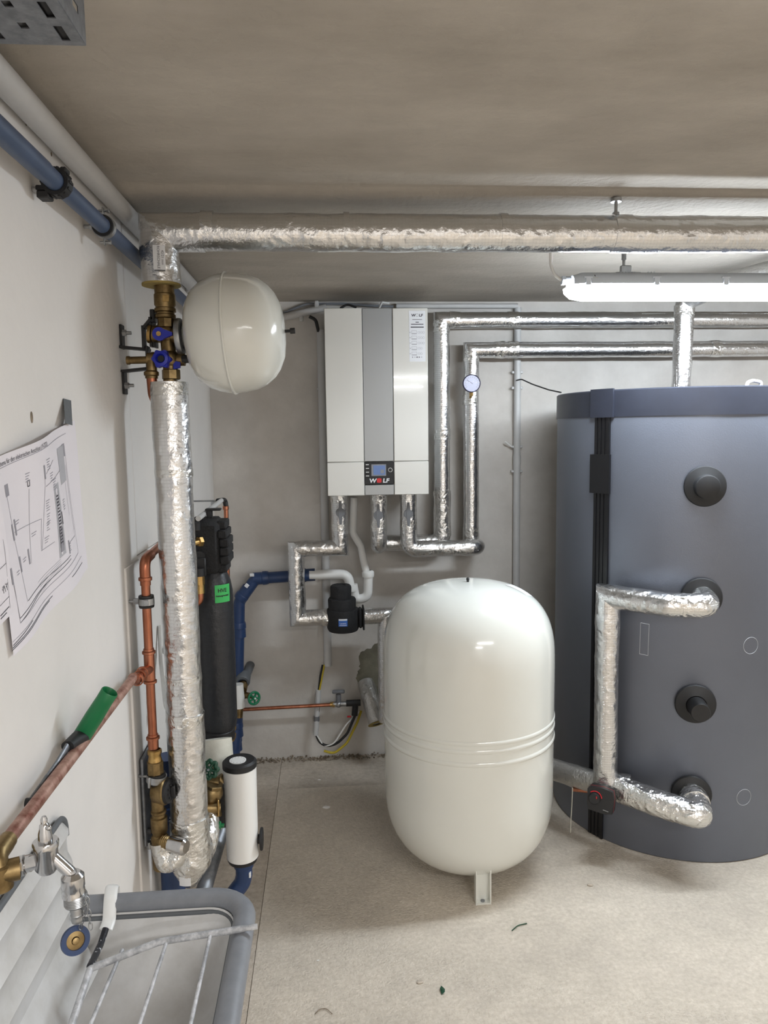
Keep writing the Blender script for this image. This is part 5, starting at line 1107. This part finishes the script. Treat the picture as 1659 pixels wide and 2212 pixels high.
for k in range(9): l2(.263 + .0022 * k, .052 + .004 * (k % 2), .2652 + .0022 * k, .056 - .006 * ((k + 1) % 3), .0012)
bb.build('print', INK, t, smooth=False)
# drill hole and small chips in the left wall, holes left by anchors
t = thing('wall_hole', 'chipped drill hole in the left wall above the wiring diagram', 'hole', (-0.529, 1.399, 1.615))
c = V((-0.529, 1.399, 1.615)); B().prism([(x * .6, y * 1.3) for x, y in circ(.008, 14)], (XL + .0006, c.y, c.z), (0, 1, 0), (0, 0, 1), .0006).build('hole', MORTAR, t)
for i, (px, py, s) in enumerate(((55, 263, .005), (110, 333, .003), (28, 228, .003))):
    q = V((XL + .0006, *[(-0.53, 1.458, 2.146), (-0.53, 1.582, 2.134), (-0.53, 1.405, 2.152)][i][1:]))
    o = B().prism([(x, y * 1.4) for x, y in circ(s, 10)], q, (0, 1, 0), (0, 0, 1), .0006).build('wall_hole', MORTAR)
    o['label'] = ('larger anchor hole in the wall between blue pipe and corner conduit', 'small anchor hole just left of the black ribbed clamp, above the blue pipe', 'tiny anchor hole at the left edge above the blue pipe')[i]; o['category'] = 'hole'
# ================================================================== FLOOR DEBRIS
def pebble(c, r, name, m, label, cat='pebble', sq=.5):
    rnd = random.Random(int(c[0] * 1e4)); b = B(); vs = []; 
    pr = [(0, 0), (r * .9, .0), (r, r * sq * .5), (r * .6, r * sq), (0, r * sq * 1.1)]
    b.lathe(pr, c, (0, 0, 1), 9); b.v = [(c[0] + (v[0] - c[0]) * (1.25 + .3 * noise.noise(V(v) * 90)), c[1] + (v[1] - c[1]) * (.8 + .3 * noise.noise(V(v) * 70)), v[2]) for v in b.v]
    solo(b, name, m, label, cat, ang=25)
pebble((-0.034, 3.015, 0.001), .013, 'plaster_crumb', WALL, 'pale plaster crumb on the floor between the white cylinder and the white vessel', 'debris')
pebble((-0.066, 3.273, 0.001), .006, 'plaster_crumb', WALL, 'small pale plaster crumb on the floor near the back wall', 'debris')
pebble((0.883, 2.381, 0.001), .009, 'pebble', FLOORD, 'small grey pebble on the floor below the grey tank')
pebble((0.235, 1.979, 0.001), .009, 'pebble', FLOORD, 'flat grey pebble on the floor at the bottom, left of the leaf')
pebble((-0.059, 2.096, 0.001), .003, 'plaster_crumb', WHITEP, 'white speck on the floor right of the sink', 'debris')
c = V((0.296, 1.936, 0.002))
b = B().add([c + V(p) for p in ((-.006, -.012, 0), (.004, -.006, .004), (.006, .006, .003), (-.002, .022, .001), (-.008, .008, .004), (-.002, .002, .006))], [(0, 1, 5), (1, 2, 5), (2, 3, 5), (3, 4, 5), (4, 0, 5)])
solo(b, 'leaf', GREEND, 'small curled dark green leaf on the floor in front of the white vessel', 'leaf', ang=20)
solo(B().sweep([(0.553, 2.171, 0.003), (0.577, 2.192, 0.004), (0.609, 2.2, 0.003)], .0016, .04, 6, .01), 'twig', GREEND, 'thin curved grass stalk on the floor right of the front leg', 'twig')
solo(B().sweep([(-0.065, 1.887, 0.003), (-0.053, 1.901, 0.004), (-0.034, 1.904, 0.003), (-0.018, 1.882, 0.003)], .0012, .02, 6, .01), 'twig', MORTAR, 'thin bent brown fibre on the floor at the bottom edge', 'twig')
